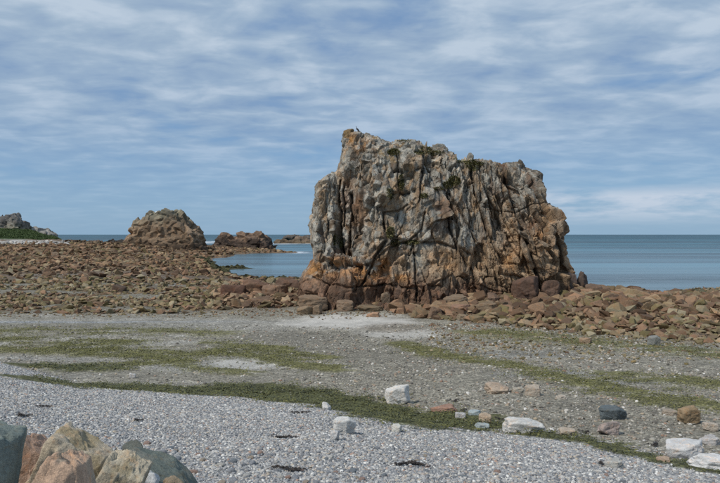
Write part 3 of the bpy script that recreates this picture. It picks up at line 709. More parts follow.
def ydist_edge(V, poly):
    return seg_dist(V[:, 0], V[:, 2], list(poly)).astype(np.float32)

# ------------------------------------------------------------------ boulders
_ico = {}
def ico(sub):
    if sub not in _ico:
        bm = bmesh.new(); bmesh.ops.create_icosphere(bm, subdivisions=sub, radius=1.0)
        bm.verts.ensure_lookup_table()
        _ico[sub] = (np.array([v.co[:] for v in bm.verts], np.float32), np.array([[v.index for v in f.verts] for f in bm.faces], np.int64)); bm.free()
    V, Fc = _ico[sub]; return V.copy(), Fc
def boulder_shape(seed, sub, planes=11, rough=.05, box=.5, fine=True, k=60.0):
    """an angular stone: a ball cut by random planes, edges a little worn"""
    V, Fc = ico(sub); r = np.random.default_rng(seed)
    n = r.normal(size=(planes, 3)); n /= np.linalg.norm(n, axis=1)[:, None]; d = r.uniform(.58, .92, planes)
    ax = np.eye(3) + r.normal(size=(3, 3)) * .18; ax /= np.linalg.norm(ax, axis=1)[:, None]
    n = np.concatenate([n, ax, -ax]); d = np.concatenate([d, r.uniform(.62, .85, 6)])
    q = V @ n.T; rr = np.where(q > .05, d / np.maximum(q, .05), 9.0)
    R = -np.log(np.exp(-k * np.minimum(rr, 3)).sum(1)) / k
    R = np.clip(R, .3, 1.1); P = V * R[:, None]
    if fine:
        P0 = P + seed * 3.1; d = rough * .8 * fbm(P * 1.8 + seed, 3, seed)
        if rough > .02:
            for sz, am in ((.55, .30), (.22, .28), (.09, .25)):
                h, e, off, _x = blocks(P0, (sz, sz * .9, sz * .8), seed + int(sz * 100), warp=.2)
                tv = np.stack([_u(h, 6), _u(h, 7), _u(h, 8)], 1) - .5
                d = d + am * (rough / .05) * ((tv * off).sum(1) * 1.4 + (_u(h, 4) - .5) * sz * .16)
        d = d + rough * .12 * fbm(P * 16 + seed, 3, seed + 3)
        P = P + V * d[:, None]
    else:
        P = P + V * (rough * 1.5 * fbm(P * 2.2 + seed, 2, seed))[:, None]
    return P, Fc
def hull_shape(seed, n=13, bevel=0):
    r = np.random.default_rng(seed); p = r.uniform(-1, 1, (n, 3)); p /= (np.abs(p) ** 4).sum(1)[:, None] ** .25; p *= r.uniform(.72, 1.0, (n, 1)) * .92
    bm = bmesh.new()
    for q in p: bm.verts.new(q)
    g = bmesh.ops.convex_hull(bm, input=bm.verts)
    lone = [v for v in bm.verts if not v.link_faces]; bmesh.ops.delete(bm, geom=lone, context='VERTS')
    if bevel:
        bmesh.ops.dissolve_limit(bm, angle_limit=.3, verts=bm.verts, edges=bm.edges)
        bmesh.ops.bevel(bm, geom=list(bm.edges), offset=bevel, segments=2, affect='EDGES', profile=.6)
    bmesh.ops.triangulate(bm, faces=bm.faces); bm.verts.index_update()
    V = np.array([v.co[:] for v in bm.verts], np.float32); Fc = np.array([[v.index for v in f.verts] for f in bm.faces], np.int64); bm.free()
    return V, Fc
def boulder_obj(name, seed, sub, mat, col=(1, 1, 1), rough=.05, planes=11, spots=None):
    P, Fc = boulder_shape(seed, sub, planes, rough, k=110.0)
    c = np.ones((len(P), 3), np.float32) * np.array(col, np.float32)
    c *= (1 + .22 * fbm(P * 1.7 + seed, 4, seed + 8))[:, None]
    if spots is not None:
        m = sstep(.05, .3, fbm(P * 1.9 + seed * 2, 4, seed + 99))[:, None]
        c = c * (1 - m) + np.array(spots, np.float32) * m
    return mesh_np(name, P, Fc, c, True, mat)

# ------------------------------------------------------------------ build the large rocks
build_stack()

def islet(name, uv, Y, voxel, zmin, label, cat, cols, dep, seed, bs, group=None, R=3.0, mat=None):
    poly = [W(a, b, Y) for a, b in uv]
    me = shell(poly, Y, voxel * 1.3, lambda X, Z: dep * (1.35 - .6 * np.clip((Z - zmin) / (max(p[1] for p in poly) - zmin), 0, 1)), lambda X, Z: dep + 0 * X, R, zmin=zmin)
    me = remesh(me, voxel); relax(me, 4, .6); me = remesh(me, voxel * .62)
    V = get_co(me); no = smooth_normals(me, 5)
    d1, h1, e1 = block_disp(V, (bs * 1.25, bs * 1.2, bs * .8), seed, bs * .15, .35, bs * .02, bs * .10, warp=.15, box=True)
    d2, h2, e2 = block_disp(V, (bs * .42, bs * .45, bs * .3), seed + 1, bs * .06, .42, bs * .012, bs * .05, warp=.15, box=True)
    V2 = V + no * (d1 + d2)[:, None]; put_co(me, V2); relax(me, 1, .4); V2 = get_co(me)
    n = fbm(V / (bs * 1.3), 4, seed + 5)[:, None]; r1 = (_u(h1, 3) - .5)[:, None]; r2 = (_u(h2, 3) - .5)[:, None]
    t = np.clip((V[:, 2] - zmin) / (max(p[1] for p in poly) - zmin), 0, 1)[:, None]
    c0, c1, c2 = (np.array(c, np.float32) for c in cols)
    w = sstep(.05, .28, t + .1 * n); c = c0 * (1 - w) + c1 * w; w = sstep(.45, .9, t + .35 * n); c = c * (1 - w) + c2 * w
    c = c * (1 + .6 * r1 + .4 * r2 + .2 * n)
    set_col(me, np.clip(c, .01, .8)); me.name = name
    me.polygons.foreach_set('use_smooth', np.full(len(me.polygons), False)); me.materials.clear(); me.materials.append(mat or MAT_FAR)
    o = bpy.data.objects.new(name, me); COL.objects.link(o)
    x0 = float(V[:, 0].mean()); put_co(me, get_co(me) - np.array([x0, Y, zmin], np.float32)); o.location = (x0, Y, zmin)
    tag(o, label, cat, group); return o
ISL_A = [(124, 252), (129, 243), (130.5, 237), (134, 233), (135, 226), (138, 221), (143, 220), (145, 218), (147, 213), (150, 211), (155, 211), (160, 211), (165, 210.3), (171, 209.8), (176, 210.5), (180, 213), (184, 216), (188, 219), (192, 224), (195, 228), (198, 231), (201, 236), (204, 240), (208, 252)]
islet('rock_islet', ISL_A, 236.0, .42, 2.4, 'domed brown granite rock rising from the reef against the sky, left of the stack', 'rock',
      ((.075, .053, .036), (.23, .165, .11), (.19, .175, .13)), 7.5, 1201, 4.2)
gb = boulder_obj('pale_boulder', 77, 4, MAT_BOULDER, (.62, .62, .60), .08); 
x, z = W(160.5, 212.6, 234); gb.location = (x, 234, z); gb.scale = (2.0, 2.0, .7); tag(gb, 'small whitish stone lying on top of the domed brown rock', 'stone')
islet('rock_outcrop', [(-14, 240), (-13, 224), (-8, 219), (0, 219.5), (4, 217), (7, 214.8), (11, 213.8), (14, 214.2), (16, 216.5), (21, 217.5), (24, 220), (25.5, 226), (26, 240)], 292.0, .55, 3.0,
      'rounded grey outcrop rising behind the green headland at the left edge', 'rock', ((.13, .12, .08), (.17, .16, .12), (.16, .155, .15)), 7.0, 1301, 5.0)
islet('rock_outcrop', [(30, 242), (31, 229), (34, 227.5), (39, 227), (41, 226.7), (43, 228), (48, 229.5), (50, 232), (54, 234.5), (60, 242)], 300.0, .5, 2.5,
      'low pale grey outcrop just behind the right end of the green headland', 'rock', ((.16, .16, .13), (.22, .21, .19), (.22, .215, .20)), 5.0, 1401, 3.2)
islet('reef_rock', [(207, 256), (212, 247), (216, 240), (219, 237), (223, 234), (226, 233), (229, 235), (232, 237), (237, 236.5), (239, 234), (244, 233), (248, 233.5), (252, 234), (255, 232.5), (259, 232.5), (262, 235), (266, 236.5), (270, 240), (274, 246), (279, 256)], 288.0, .45, 0.2,
      'long low jagged brown reef rock beyond the cove with water behind it', 'rock', ((.16, .12, .075), (.06, .043, .033), (.19, .13, .09)), 7.0, 1501, 3.6)
islet('distant_reef', [(274, 247), (276, 240.5), (281, 239), (286, 240.5), (290, 241.5), (294, 238), (297, 236), (301, 236.5), (306, 238), (312, 239), (320, 240), (328, 242), (334, 247)], 540.0, .8, -0.8,
      'small low reef far out in the water beside the left edge of the stack', 'rock', ((.07, .06, .045), (.12, .09, .06), (.16, .12, .09)), 9.0, 1601, 4.5)
islet('distant_reef', [(282, 240), (284, 236), (288, 234.6), (294, 235), (300, 235.8), (312, 236), (316, 240)], 800.0, 1.3, -0.8,
      'faint dark reef on the horizon behind the small low reef', 'rock', ((.06, .055, .05), (.09, .08, .07), (.10, .09, .08)), 10.0, 1701, 6)
islet('reef_rock', [(102, 250), (105, 242.5), (111, 240), (117, 239.6), (124, 240.2), (131, 241), (138, 250)], 246.0, .4, 2.6,
      'low black weedy rock at the left foot of the domed brown rock', 'rock', ((.035, .03, .025), (.04, .035, .03), (.045, .038, .032)), 4.0, 1801, 2.2)
islet('reef_rock', [(70, 250), (72, 242), (78, 240.5), (86, 240), (94, 240.5), (101, 242), (106, 250)], 252.0, .4, 2.6,
      'low brown rock ledge in front of the sea between headland and domed rock', 'rock', ((.05, .04, .03), (.09, .06, .045), (.14, .10, .07)), 4.0, 1901, 2.2)

# ------------------------------------------------------------------ boulders placed one by one
KINDS_ = [boulder_shape(4000 + k, 5, 5 + k % 4, .04) for k in range(14)]
BM = []
for k, (P, Fc) in enumerate(KINDS_):
    c = (1 + .25 * fbm(P * 1.6 + k * 3, 4, 50 + k))[:, None] * np.ones((1, 3), np.float32)
    ob = mesh_np('boulder', P, Fc, c, True, MAT_BOULDER); BM.append(ob.data); bpy.data.objects.remove(ob)
BMS = []
for k in range(12):
    P, Fc = hull_shape(5000 + k, 13, .07)
    ob = mesh_np('boulder', P, Fc, np.ones((len(P), 3)), False, MAT_BOULDER); BMS.append(ob.data); bpy.data.objects.remove(ob)
def put(name, mesh, x, y, z, scale, rot, color, label, cat, group=None):
    o = bpy.data.objects.new(name, mesh); COL.objects.link(o)
    o.location = (x, y, z); o.scale = scale; o.rotation_euler = rot; o.color = (*color, 1)
    tag(o, label, cat, group); return o
def stone(name, u0, v0, u1, v1, color, label, k=0, deep=.9, rot=None, cat='stone', mats=None, dz=0.0, Yset=None, tilt=0.0, group=None):
    """a stone whose image spans pixels u0..u1, v0..v1 and whose foot stands on the ground there"""
    uc = (u0 + u1) / 2
    x, y = hit(uc, v1) if Yset is None else ((uc - 360) / F * Yset, Yset)
    w = (u1 - u0) / F * y / 2; h = (v1 - v0) / F * y
    y += w * deep * .6
    x = (uc - 360) / F * y
    ztop = EYE - (v0 - VH) / F * y
    zc = ztop - h * .54
    if 'boulder' not in name: m_ = sum(color) / 3; color = tuple(m_ + (q - m_) * .68 for q in color)
    if 'boulder' in name and 'white' not in name or 'slab' in name and 'white' not in name: color = (color[0] * .84, color[1] * .92, color[2] * .95)
    o = put(name, BM[k % len(BM)], x, y, zc, (w * 1.08, w * deep * 1.05, h * .64), (tilt * .3, tilt, rot if rot is not None else random.uniform(-.4, .4)), color, label, cat, group)
    return o
WHT, PINK, TAN, ORG, BLU = (.60, .595, .57), (.36, .25, .20), (.42, .34, .24), (.40, .20, .11), (.10, .135, .155)
stone('white_block', 385, 386, 412, 405, WHT, 'pale white angular block on the gravel just above the main seaweed band', 1, .7)
stone('red_stone', 431, 405, 458, 414, (.36, .19, .12), 'flat red orange stone at the upper edge of the seaweed band', 2, .6)
stone('beach_stone', 454, 413, 467, 421, (.45, .45, .46), 'small whitish stone between the red stone and the long white slab', 3)
stone('beach_stone', 468, 410, 481, 418, (.33, .42, .45), 'small pale bluish stone right of the red stone', 4)
stone('beach_stone', 478, 414, 493, 425, (.42, .31, .20), 'small tan stone touching the left end of the white slab', 5)
stone('beach_stone', 474, 423, 490, 430, (.30, .38, .41), 'flat pale blue stone in the seaweed, below the small tan one', 6, .7)
stone('white_slab', 498, 418, 547, 435, (.58, .58, .56), 'long white slab lying at the edge of the seaweed band', 9, .5, rot=.12)
stone('tan_stone', 482, 383, 513, 395, (.44, .33, .23), 'low cream and tan stone on open gravel, left one of two', 7, .7)
stone('tan_stone', 512, 387, 525, 394, (.40, .37, .30), 'small buff stone between the two low tan stones', 12, .7)
stone('tan_stone', 524, 386, 543, 398, (.40, .33, .25), 'low tan stone on open gravel, right one of two', 8, .7)
stone('blue_stone', 600, 406, 626, 421, BLU, 'dark blue grey wedge shaped stone alone on the gravel', 10, .7, tilt=.25)
stone('pink_stone', 597, 422, 621, 436, (.38, .30, .27), 'pinkish grey stone in front of the blue wedge stone', 11, .8)
stone('tan_stone', 559, 428, 579, 438, (.46, .37, .27), 'cream stone at the edge of the seaweed, right of the white slab', 13, .8)
stone('brown_boulder', 677, 407, 703, 425, (.34, .23, .14), 'tan brown boulder at the end of the green seaweed on the right', 0, .8)
stone('beach_stone', 703, 423, 719, 432, (.45, .38, .30), 'small cream stone beside the tan brown boulder', 3)
stone('beach_stone', 662, 410, 678, 416, (.33, .27, .20), 'small brown stone just left of the tan brown boulder', 5)
stone('white_boulder', 661, 440, 708, 462, (.56, .56, .56), 'big smooth white boulder at the lower right, the further of two', 4, .75, rot=.2)
stone('white_boulder', 689, 454, 732, 474, (.60, .61, .62), 'big smooth white boulder cut by the right edge, the nearer of two', 6, .75, rot=-.1)
stone('tan_stone', 656, 458, 673, 466, (.40, .28, .18), 'small flat tan stone in front of the two white boulders', 8, .8)
stone('beach_stone', 604, 459, 625, 469, (.40, .40, .37), 'small pale flat stone below the seaweed band', 2, .8)
stone('white_stone', 333, 417, 355, 434, (.56, .57, .56), 'white tilted stone standing on the pebble bank below the seaweed', 10, .7, tilt=.3)
stone('white_stone', 330, 430, 340, 441, (.52, .53, .54), 'small white stone at the foot of the white tilted stone', 12)
stone('white_stone', 321, 403, 331, 411, (.60, .60, .58), 'small white stone on the lower edge of the seaweed band', 7)
stone('white_stone', 391, 425, 403, 432, (.55, .55, .50), 'small white stone caught in the seaweed below the white block', 5)
stone('beach_stone', 128, 374, 136, 379, (.5, .5, .5), 'small white stone beside the dark seaweed on the left flat', 3)
stone('beach_stone', 556, 395, 566, 400, (.45, .4, .33), 'small cream stone alone on the gravel above the white slab', 6)
stone('beach_stone', 700, 436, 722, 446, (.44, .42, .41), 'pale grey stone behind the two white boulders at the right edge', 2, .8)
stone('orange_stone', 367, 312.5, 381, 319, (.44, .24, .12), 'single orange stone lying on the pale sand at the foot of the stack', 1, .8, Yset=50.5)

# around the foot of the stack
DIM = (.86, .90, .90)
B1, B2, B3 = (.20, .115, .078), (.13, .078, .055), (.27, .19, .125)
stone('dark_boulder', 217, 285, 250, 306, (.13, .07, .05), 'dark red split boulder at the left end of the rock pile', 3, .8, Yset=62)
stone('red_boulder', 240, 279, 272, 300, (.20, .115, .078), 'long sloping reddish boulder on top of the rock pile left of the stack', 9, .8, Yset=63, tilt=-.2)
stone('red_boulder', 262, 283, 287, 303, (.23, .14, .095), 'rounded reddish boulder in the middle of the rock pile', 4, .9, Yset=61)
stone('red_boulder', 272, 278, 300, 296, (.15, .09, .065), 'dark brown boulder behind the rounded reddish one', 6, .9, Yset=66)
stone('red_boulder', 246, 296, 276, 311, (.17, .105, .07), 'brown boulder at the front of the rock pile', 2, .8, Yset=58)
stone('foot_boulder', 295, 295.5, 332, 309, (.25, .165, .11), 'broad flat tan boulder resting against the left foot of the stack', 8, .7, Yset=54.0)
stone('foot_boulder', 297, 306, 313, 316, (.27, .185, .12), 'small pointed tan boulder on the sand, left one below the flat boulder', 10, .9, Yset=52.3)
stone('foot_boulder', 312, 305, 323, 315, (.25, .17, .115), 'small pointed tan boulder on the sand, right one below the flat boulder', 1, .9, Yset=52.3)
stone('foot_boulder', 335, 300, 355, 311, (.24, .16, .11), 'rounded tan boulder at the sand edge under the stack', 5, .8, Yset=53.5)
stone('foot_boulder', 358, 305, 385, 312, (.20, .14, .09), 'long low brown boulder at the sand edge under the stack', 13, .6, Yset=53.0)
stone('foot_boulder', 380, 293, 392, 305, (.21, .145, .10), 'squarish brown block against the foot of the stack', 0, .9, Yset=54.5)
stone('foot_boulder', 392, 286, 408, 301, (.17, .105, .075), 'tall brown block leaning on the foot of the stack', 9, .8, Yset=55)
stone('tall_boulder', 428, 306, 442, 323, (.20, .125, .085), 'upright brown boulder standing out of the rubble in front of the stack', 12, .8, Yset=49.5, tilt=.3)
stone('slab_boulder', 440, 296, 471, 307, (.23, .16, .11), 'tilted brown slab with a dark hollow beneath it', 8, .9, Yset=53.0, tilt=-.15)
stone('pink_boulder', 451, 303, 470, 316, (.28, .165, .115), 'rounded pink boulder under the tilted slab', 4, .9, Yset=50.5)
stone('foot_boulder', 456, 314, 467, 321, (.26, .19, .13), 'small round boulder in front of the pink boulder', 6, .9, Yset=48.0)
stone('slab_boulder', 474, 301, 500, 313, (.23, .155, .10), 'broad brown boulder right of the pink boulder', 2, .8, Yset=50.5)
stone('foot_boulder', 486, 293, 500, 302, (.19, .12, .085), 'squat brown boulder at the middle of the stack foot', 7, .9, Yset=53.5)
stone('red_boulder', 512, 277, 541, 301, (.145, .085, .062), 'large dark red boulder against the right foot of the stack', 1, .9, Yset=54.5)
stone('red_boulder', 541, 281, 560, 299, (.15, .09, .065), 'blocky dark boulder beside the large dark red one', 11, .9, Yset=54.5)
stone('leaning_slab', 558, 272, 577, 296, (.19, .115, .085), 'tall red brown block standing at the right foot of the stack', 10, .8, Yset=58)
stone('leaning_slab', 573, 273, 588, 298, (.13, .08, .06), 'dark slab leaning outwards at the far right foot of the stack', 9, .8, Yset=58.5, tilt=.35)
stone('brown_boulder', 584, 284, 602, 300, (.17, .11, .08), 'rounded brown boulder next to the leaning dark slab', 5, .9, Yset=57)
stone('reef_boulder', 110, 285.5, 129, 298, (.105, .068, .05), 'dark brown boulder standing alone on the reef flat at the left', 3, .9, Yset=70, tilt=.2)
stone('reef_boulder', 50, 306, 71, 317, (.12, .09, .058), 'flat dark boulder at the edge of the sand on the left', 8, .7, Yset=56)
stone('reef_boulder', -4, 274, 11, 283, (.13, .095, .075), 'dark rounded boulder at the left edge of the reef', 6, .9, Yset=90)
stone('reef_boulder', 25, 290, 48, 299, (.16, .10, .06), 'low brown boulder beside a green pool on the reef', 2, .9, Yset=74)
stone('blue_grey_stone', 648, 335, 660, 347, (.22, .235, .23), 'blue grey wedge stone at the lower edge of the right rubble', 10, .7, tilt=.3)
stone('orange_stone', 579, 337, 592, 345, (.34, .22, .12), 'orange tan stone at the lower edge of the rubble right of the stack', 4, .8)

# ------------------------------------------------------------------ fields of rubble: the largest are objects, the rest one mesh
def scatter(n, yr, ur, size, dens, seed):
    r = np.random.default_rng(seed); y = np.sqrt(r.uniform(yr[0] ** 2, yr[1] ** 2, n)); u = r.uniform(ur[0], ur[1], n)
    x = (u - 360) / F * y; keep = r.uniform(size=n) < dens(x, y, u)
    x, y, u = x[keep], y[keep], u[keep]; s = size(x, y, u, r); return x, y, s
def field(n, *a): return scatter(n, *a)
lg = lambda r, n, lo, hi, p=2.2: lo + (hi - lo) * r.uniform(size=n) ** p
FIELDS = []
# rubble right of and before the stack
FIELDS.append(scatter(15000, (36, 66), (375, 860), lambda x, y, u, r: lg(r, len(x), .09, .74, 3.1) * np.interp(y, [36, 44, 50, 62], [.55, .85, 1.15, 1.35]), lambda x, y, u: rocky(x, y) * 1.0, 11))
# band of rubble left of the stack
FIELDS.append(scatter(22000, (52, 82), (-120, 400), lambda x, y, u, r: lg(r, len(x), .08, .58, 3.6) * np.interp(u, [0, 180, 240, 330], [.85, 1.0, 1.35, 1.2]), lambda x, y, u: rocky(x, y) * np.interp(y, [52, 62, 70, 82], [1, 1, .75, .6]) * (.12 + .88 * sstep(-.25, .05, fbm2(x * .3, y, 3.0, 3, 301))), 12))
# reef flat further off
FIELDS.append(scatter(17000, (80, 150), (-120, 330), lambda x, y, u, r: lg(r, len(x), .12, .95, 3.6), lambda x, y, u: (base_height(x, y) > .12) * np.interp(y, [80, 110, 150], [.8, 1, 1]) * (.15 + .85 * sstep(-.25, .05, fbm2(x * .3, y, 6.0, 3, 302))), 13))
FIELDS.append(scatter(12000, (150, 300), (-60, 300), lambda x, y, u, r: lg(r, len(x), .25, 1.3, 3), lambda x, y, u: (base_height(x, y) > .12) & ~((u < 68) & (y > 236)), 14))
# weedy reef by the water at the right
FIELDS.append(scatter(1500, (66, 92), (590, 880), lambda x, y, u, r: lg(r, len(x), .12, .40, 2.0), lambda x, y, u: (base_height(x, y) > -.12) * 1.0, 15))
# stones thinning out over the gravel before the rubble
FIELDS.append(scatter(9000, (44, 57), (-120, 400), lambda x, y, u, r: lg(r, len(x), .035, .16, 2.4), lambda x, y, u: (1 - rocky(x, y)) * sstep(47, 54, y) ** 2 * .8, 17))
FIELDS.append(scatter(5200, (29, 46), (430, 860), lambda x, y, u, r: lg(r, len(x), .04, .17, 2.0), lambda x, y, u: (1 - rocky(x, y)) * sstep(29, 38, y) * .8, 16))
T80 = [hull_shape(7000 + k, 12 + k % 4) for k in range(24)]; T20 = [hull_shape(7100 + k, 10) for k in range(16)]
def join_rocks(name, x, y, s, col, templ, seed, flat=.50, sink=.25, mat=MAT_FIELD, smooth=False):
    r = np.random.default_rng(seed); z = height(x, y); n = len(x); T = [templ[k] for k in range(len(templ))]
    kk = r.integers(0, len(T), n); sq = np.stack([np.ones(n), r.uniform(.5, 1.1, n), r.uniform(flat * .5, flat * 1.4, n)], 1)
    a = r.normal(size=n) * .35; b = r.normal(size=n) * .35; c = r.uniform(0, 6.28, n)
    def rot(P, i, j, ang):
        ca, sa = np.cos(ang)[:, None], np.sin(ang)[:, None]; Q = P.copy()
        Q[..., i] = P[..., i] * ca - P[..., j] * sa; Q[..., j] = P[..., i] * sa + P[..., j] * ca; return Q
    VV, FF, CC = [], [], []; off = 0
    for k in range(len(T)):
        m = kk == k
        if not m.any(): continue
        P = T[k][0][None] * sq[m][:, None, :]; P = rot(rot(rot(P, 1, 2, a[m]), 0, 2, b[m]), 0, 1, c[m]) * s[m][:, None, None]
        P += np.stack([x[m], y[m], z[m] + s[m] * flat * (.75 - sink * 2)], 1)[:, None, :]
        nv = P.shape[1]; FF.append((T[k][1][None] + off + (np.arange(m.sum()) * nv)[:, None, None]).reshape(-1, 3)); off += nv * m.sum()
        VV.append(P.reshape(-1, 3)); CC.append(np.repeat(col[m][:, None, :], nv, 1).reshape(-1, 3))
    return mesh_np(name, np.concatenate(VV), np.concatenate(FF), np.concatenate(CC), smooth, mat)
def rock_cols(x, y, seed):
    r = np.random.default_rng(seed); n = len(x); u = 360 + F * x / y
    pal = np.array([(.205, .140, .095), (.165, .11, .076), (.235, .172, .115), (.125, .085, .06), (.195, .155, .10), (.215, .140, .095), (.25, .195, .135)])
    pal = pal * np.array([.93, .89, .83])
    c = pal[r.integers(0, len(pal), n)] * r.uniform(.55, 1.45, n)[:, None]
    g = np.array([(.18, .145, .078), (.22, .185, .11), (.25, .215, .145), (.14, .115, .055)])[r.integers(0, 4, n)] * r.uniform(.75, 1.2, n)[:, None]
    pg = np.where(u > 360, np.interp(y, [34, 40, 47, 53], [.8, .62, .25, .08]), np.interp(y, [53, 60, 72, 86, 105], [.55, .55, .65, .45, .10]))
    pg = np.where((u > 360) & (y > 66), .85, pg); pg = np.where((u > 215) & (u < 340) & (y < 72) , .2, pg)
    pg = np.clip(pg + .35 * fbm2(x, y, 5.0, 3, 91), 0, 1)
    m = (r.uniform(size=n) < pg)[:, None]; c = np.where(m, g, c)
    fr = (y > 110)[:, None]; c = np.where(fr, c * np.array([.98, .96, .92]), c)
    wh = ((u < 70) & (y > 212) & (r.uniform(size=n) < .75))[:, None]; c = np.where(wh, np.array([.42, .41, .39]) * r.uniform(.7, 1.2, n)[:, None], c)
    dk = ((u > 68) & (u < 205) & (y > 226))[:, None]; c = np.where(dk, c * .5, c)
    sp = ((base_height(x, y) < .4) & (y > 95) & (y < 200))[:, None]; c = np.where(sp, np.array([.05, .05, .022]) * r.uniform(.6, 1.3, n)[:, None], c)
    return c
X = np.concatenate([f[0] for f in FIELDS]); Y_ = np.concatenate([f[1] for f in FIELDS]); S_ = np.concatenate([f[2] for f in FIELDS])
inst = inside(X, Y_, [(-4.5, 57), (18, 56.5), (18.5, 66), (-4, 66)]); X, Y_, S_ = X[~inst], Y_[~inst], S_[~inst]
Cc = rock_cols(X, Y_, 5)
vis = (np.abs(X / Y_) < .52) & (Y_ < 75)
app = np.where(vis, S_ / Y_, 0); order = np.argsort(-app); big = order[:255]; rest = order[255:]
nearm = Y_[rest] < 84
o = join_rocks('rubble_stones', X[rest][nearm], Y_[rest][nearm], S_[rest][nearm], Cc[rest][nearm], T80, 21); tag(o, 'brown rubble stones lying round the foot of the stack', 'stones', kind='stuff')
o = join_rocks('reef_stones', X[rest][~nearm], Y_[rest][~nearm], S_[rest][~nearm], Cc[rest][~nearm], T20, 22); tag(o, 'brown stones covering the distant reef flat', 'stones', kind='stuff')
zz = height(X[big], Y_[big])
for i, b in enumerate(big):
    x, y, s = float(X[b]), float(Y_[b]), float(S_[b]); u = 360 + F * x / y
    c = tuple(float(q) for q in Cc[b])
    tone = 'greenish' if c[1] > c[0] * .9 else ('pale tan' if c[0] > .24 else ('dark brown' if c[0] < .145 else 'reddish brown'))
    if u > 575: where = ('at the right picture edge' if u > 665 else 'right of the stack') + (', by the gravel' if y < 43 else (', halfway up the rubble' if y < 50 else ', high on the rubble near the water'))
    elif u > 360: where = ('under the right flank of the stack' if u > 500 else ('under the middle of the stack' if u > 430 else 'under the orange foot of the stack')) + (', by the gravel' if y < 49 else ', close to the rock')
    else: where = 'in the rock pile left of the stack' if u > 205 else ('in the rubble left of the rock pile' if u > 100 else 'in the rubble band at the far left')
    sz = 'small' if s < .42 else ('big' if s > .6 else 'medium')
    put('rubble_boulder', BMS[i % 12], x, y, float(zz[i]) + s * .22, (s, s * random.uniform(.65, 1.05), s * random.uniform(.42, .8)), (random.uniform(-.4, .4), random.uniform(-.4, .4), random.uniform(0, 6.28)), c,
        f'{sz} {tone} boulder {where}', 'boulder', f'{sz} {tone} boulders {where}')

# ------------------------------------------------------------------ pebbles: counted by nobody, one object of instances
def pebble_mat():
    m, t, b = base_mat('pebbles')
    oi = N(t, 'ShaderNodeObjectInfo'); r = oi.outputs['Random']
    c = RAMP(t, r, [(0.0, (.16, .17, .185)), (.14, (.25, .262, .275)), (.30, (.33, .338, .345)), (.44, (.40, .40, .39)), (.56, (.28, .29, .305)), (.66, (.47, .465, .45)), (.76, (.37, .33, .30)), (.83, (.45, .40, .33)), (.89, (.56, .56, .54)), (.945, (.70, .70, .68)), (.98, (.37, .26, .21))], 'CONSTANT')
    tc = N(t, 'ShaderNodeTexCoord')
    k = RAMP(t, NOISE(t, tc.outputs['Object'], 40, 4, .7), [(.3, .8), (.7, 1.15)])
    c = MIX(t, 1.0, c, k, 'MULTIPLY'); c = MIX(t, 1.0, c, (.95, .94, .925), 'MULTIPLY'); t.links.new(c, b.inputs['Base Color'])
    b.inputs['Roughness'].default_value = .7; b.inputs['Specular IOR Level'].default_value = .3
    return m
MAT_PEB = pebble_mat()
def pebble_group(mat):
    ng = bpy.data.node_groups.new('pebble_scatter', 'GeometryNodeTree')
    ng.interface.new_socket('Geometry', in_out='INPUT', socket_type='NodeSocketGeometry'); ng.interface.new_socket('Geometry', in_out='OUTPUT', socket_type='NodeSocketGeometry')
    L = ng.links; gi = ng.nodes.new('NodeGroupInput'); go = ng.nodes.new('NodeGroupOutput')
    g2i = ng.nodes.new('GeometryNodeGeometryToInstance')
    for k in range(5):
        ic = ng.nodes.new('GeometryNodeMeshIcoSphere'); ic.inputs['Radius'].default_value = 1.0; ic.inputs['Subdivisions'].default_value = 2
        nz = ng.nodes.new('ShaderNodeTexNoise'); nz.noise_dimensions = '4D'; nz.inputs['W'].default_value = k * 7.3; nz.inputs['Scale'].default_value = .9; nz.inputs['Detail'].default_value = 1
        sub = ng.nodes.new('ShaderNodeVectorMath'); sub.operation = 'SUBTRACT'; sub.inputs[1].default_value = (.5, .5, .5); L.new(nz.outputs['Color'], sub.inputs[0])
        sc = ng.nodes.new('ShaderNodeVectorMath'); sc.operation = 'SCALE'; sc.inputs['Scale'].default_value = 1.5; L.new(sub.outputs[0], sc.inputs[0])
        sp = ng.nodes.new('GeometryNodeSetPosition'); L.new(ic.outputs['Mesh'], sp.inputs['Geometry']); L.new(sc.outputs[0], sp.inputs['Offset'])
        sm = ng.nodes.new('GeometryNodeSetMaterial'); sm.inputs['Material'].default_value = mat; L.new(sp.outputs[0], sm.inputs['Geometry'])
        ss = ng.nodes.new('GeometryNodeSetShadeSmooth'); L.new(sm.outputs[0], ss.inputs['Geometry'])
        L.new(ss.outputs[0], g2i.inputs[0])
    iop = ng.nodes.new('GeometryNodeInstanceOnPoints'); L.new(gi.outputs[0], iop.inputs['Points']); L.new(g2i.outputs[0], iop.inputs['Instance']); iop.inputs['Pick Instance'].default_value = True
    for nm, dt, sk in (('rot', 'FLOAT_VECTOR', 'Rotation'), ('scl', 'FLOAT_VECTOR', 'Scale')):
        a = ng.nodes.new('GeometryNodeInputNamedAttribute'); a.data_type = dt; a.inputs['Name'].default_value = nm; L.new(a.outputs['Attribute'], iop.inputs[sk])
    L.new(iop.outputs[0], go.inputs[0]); return ng
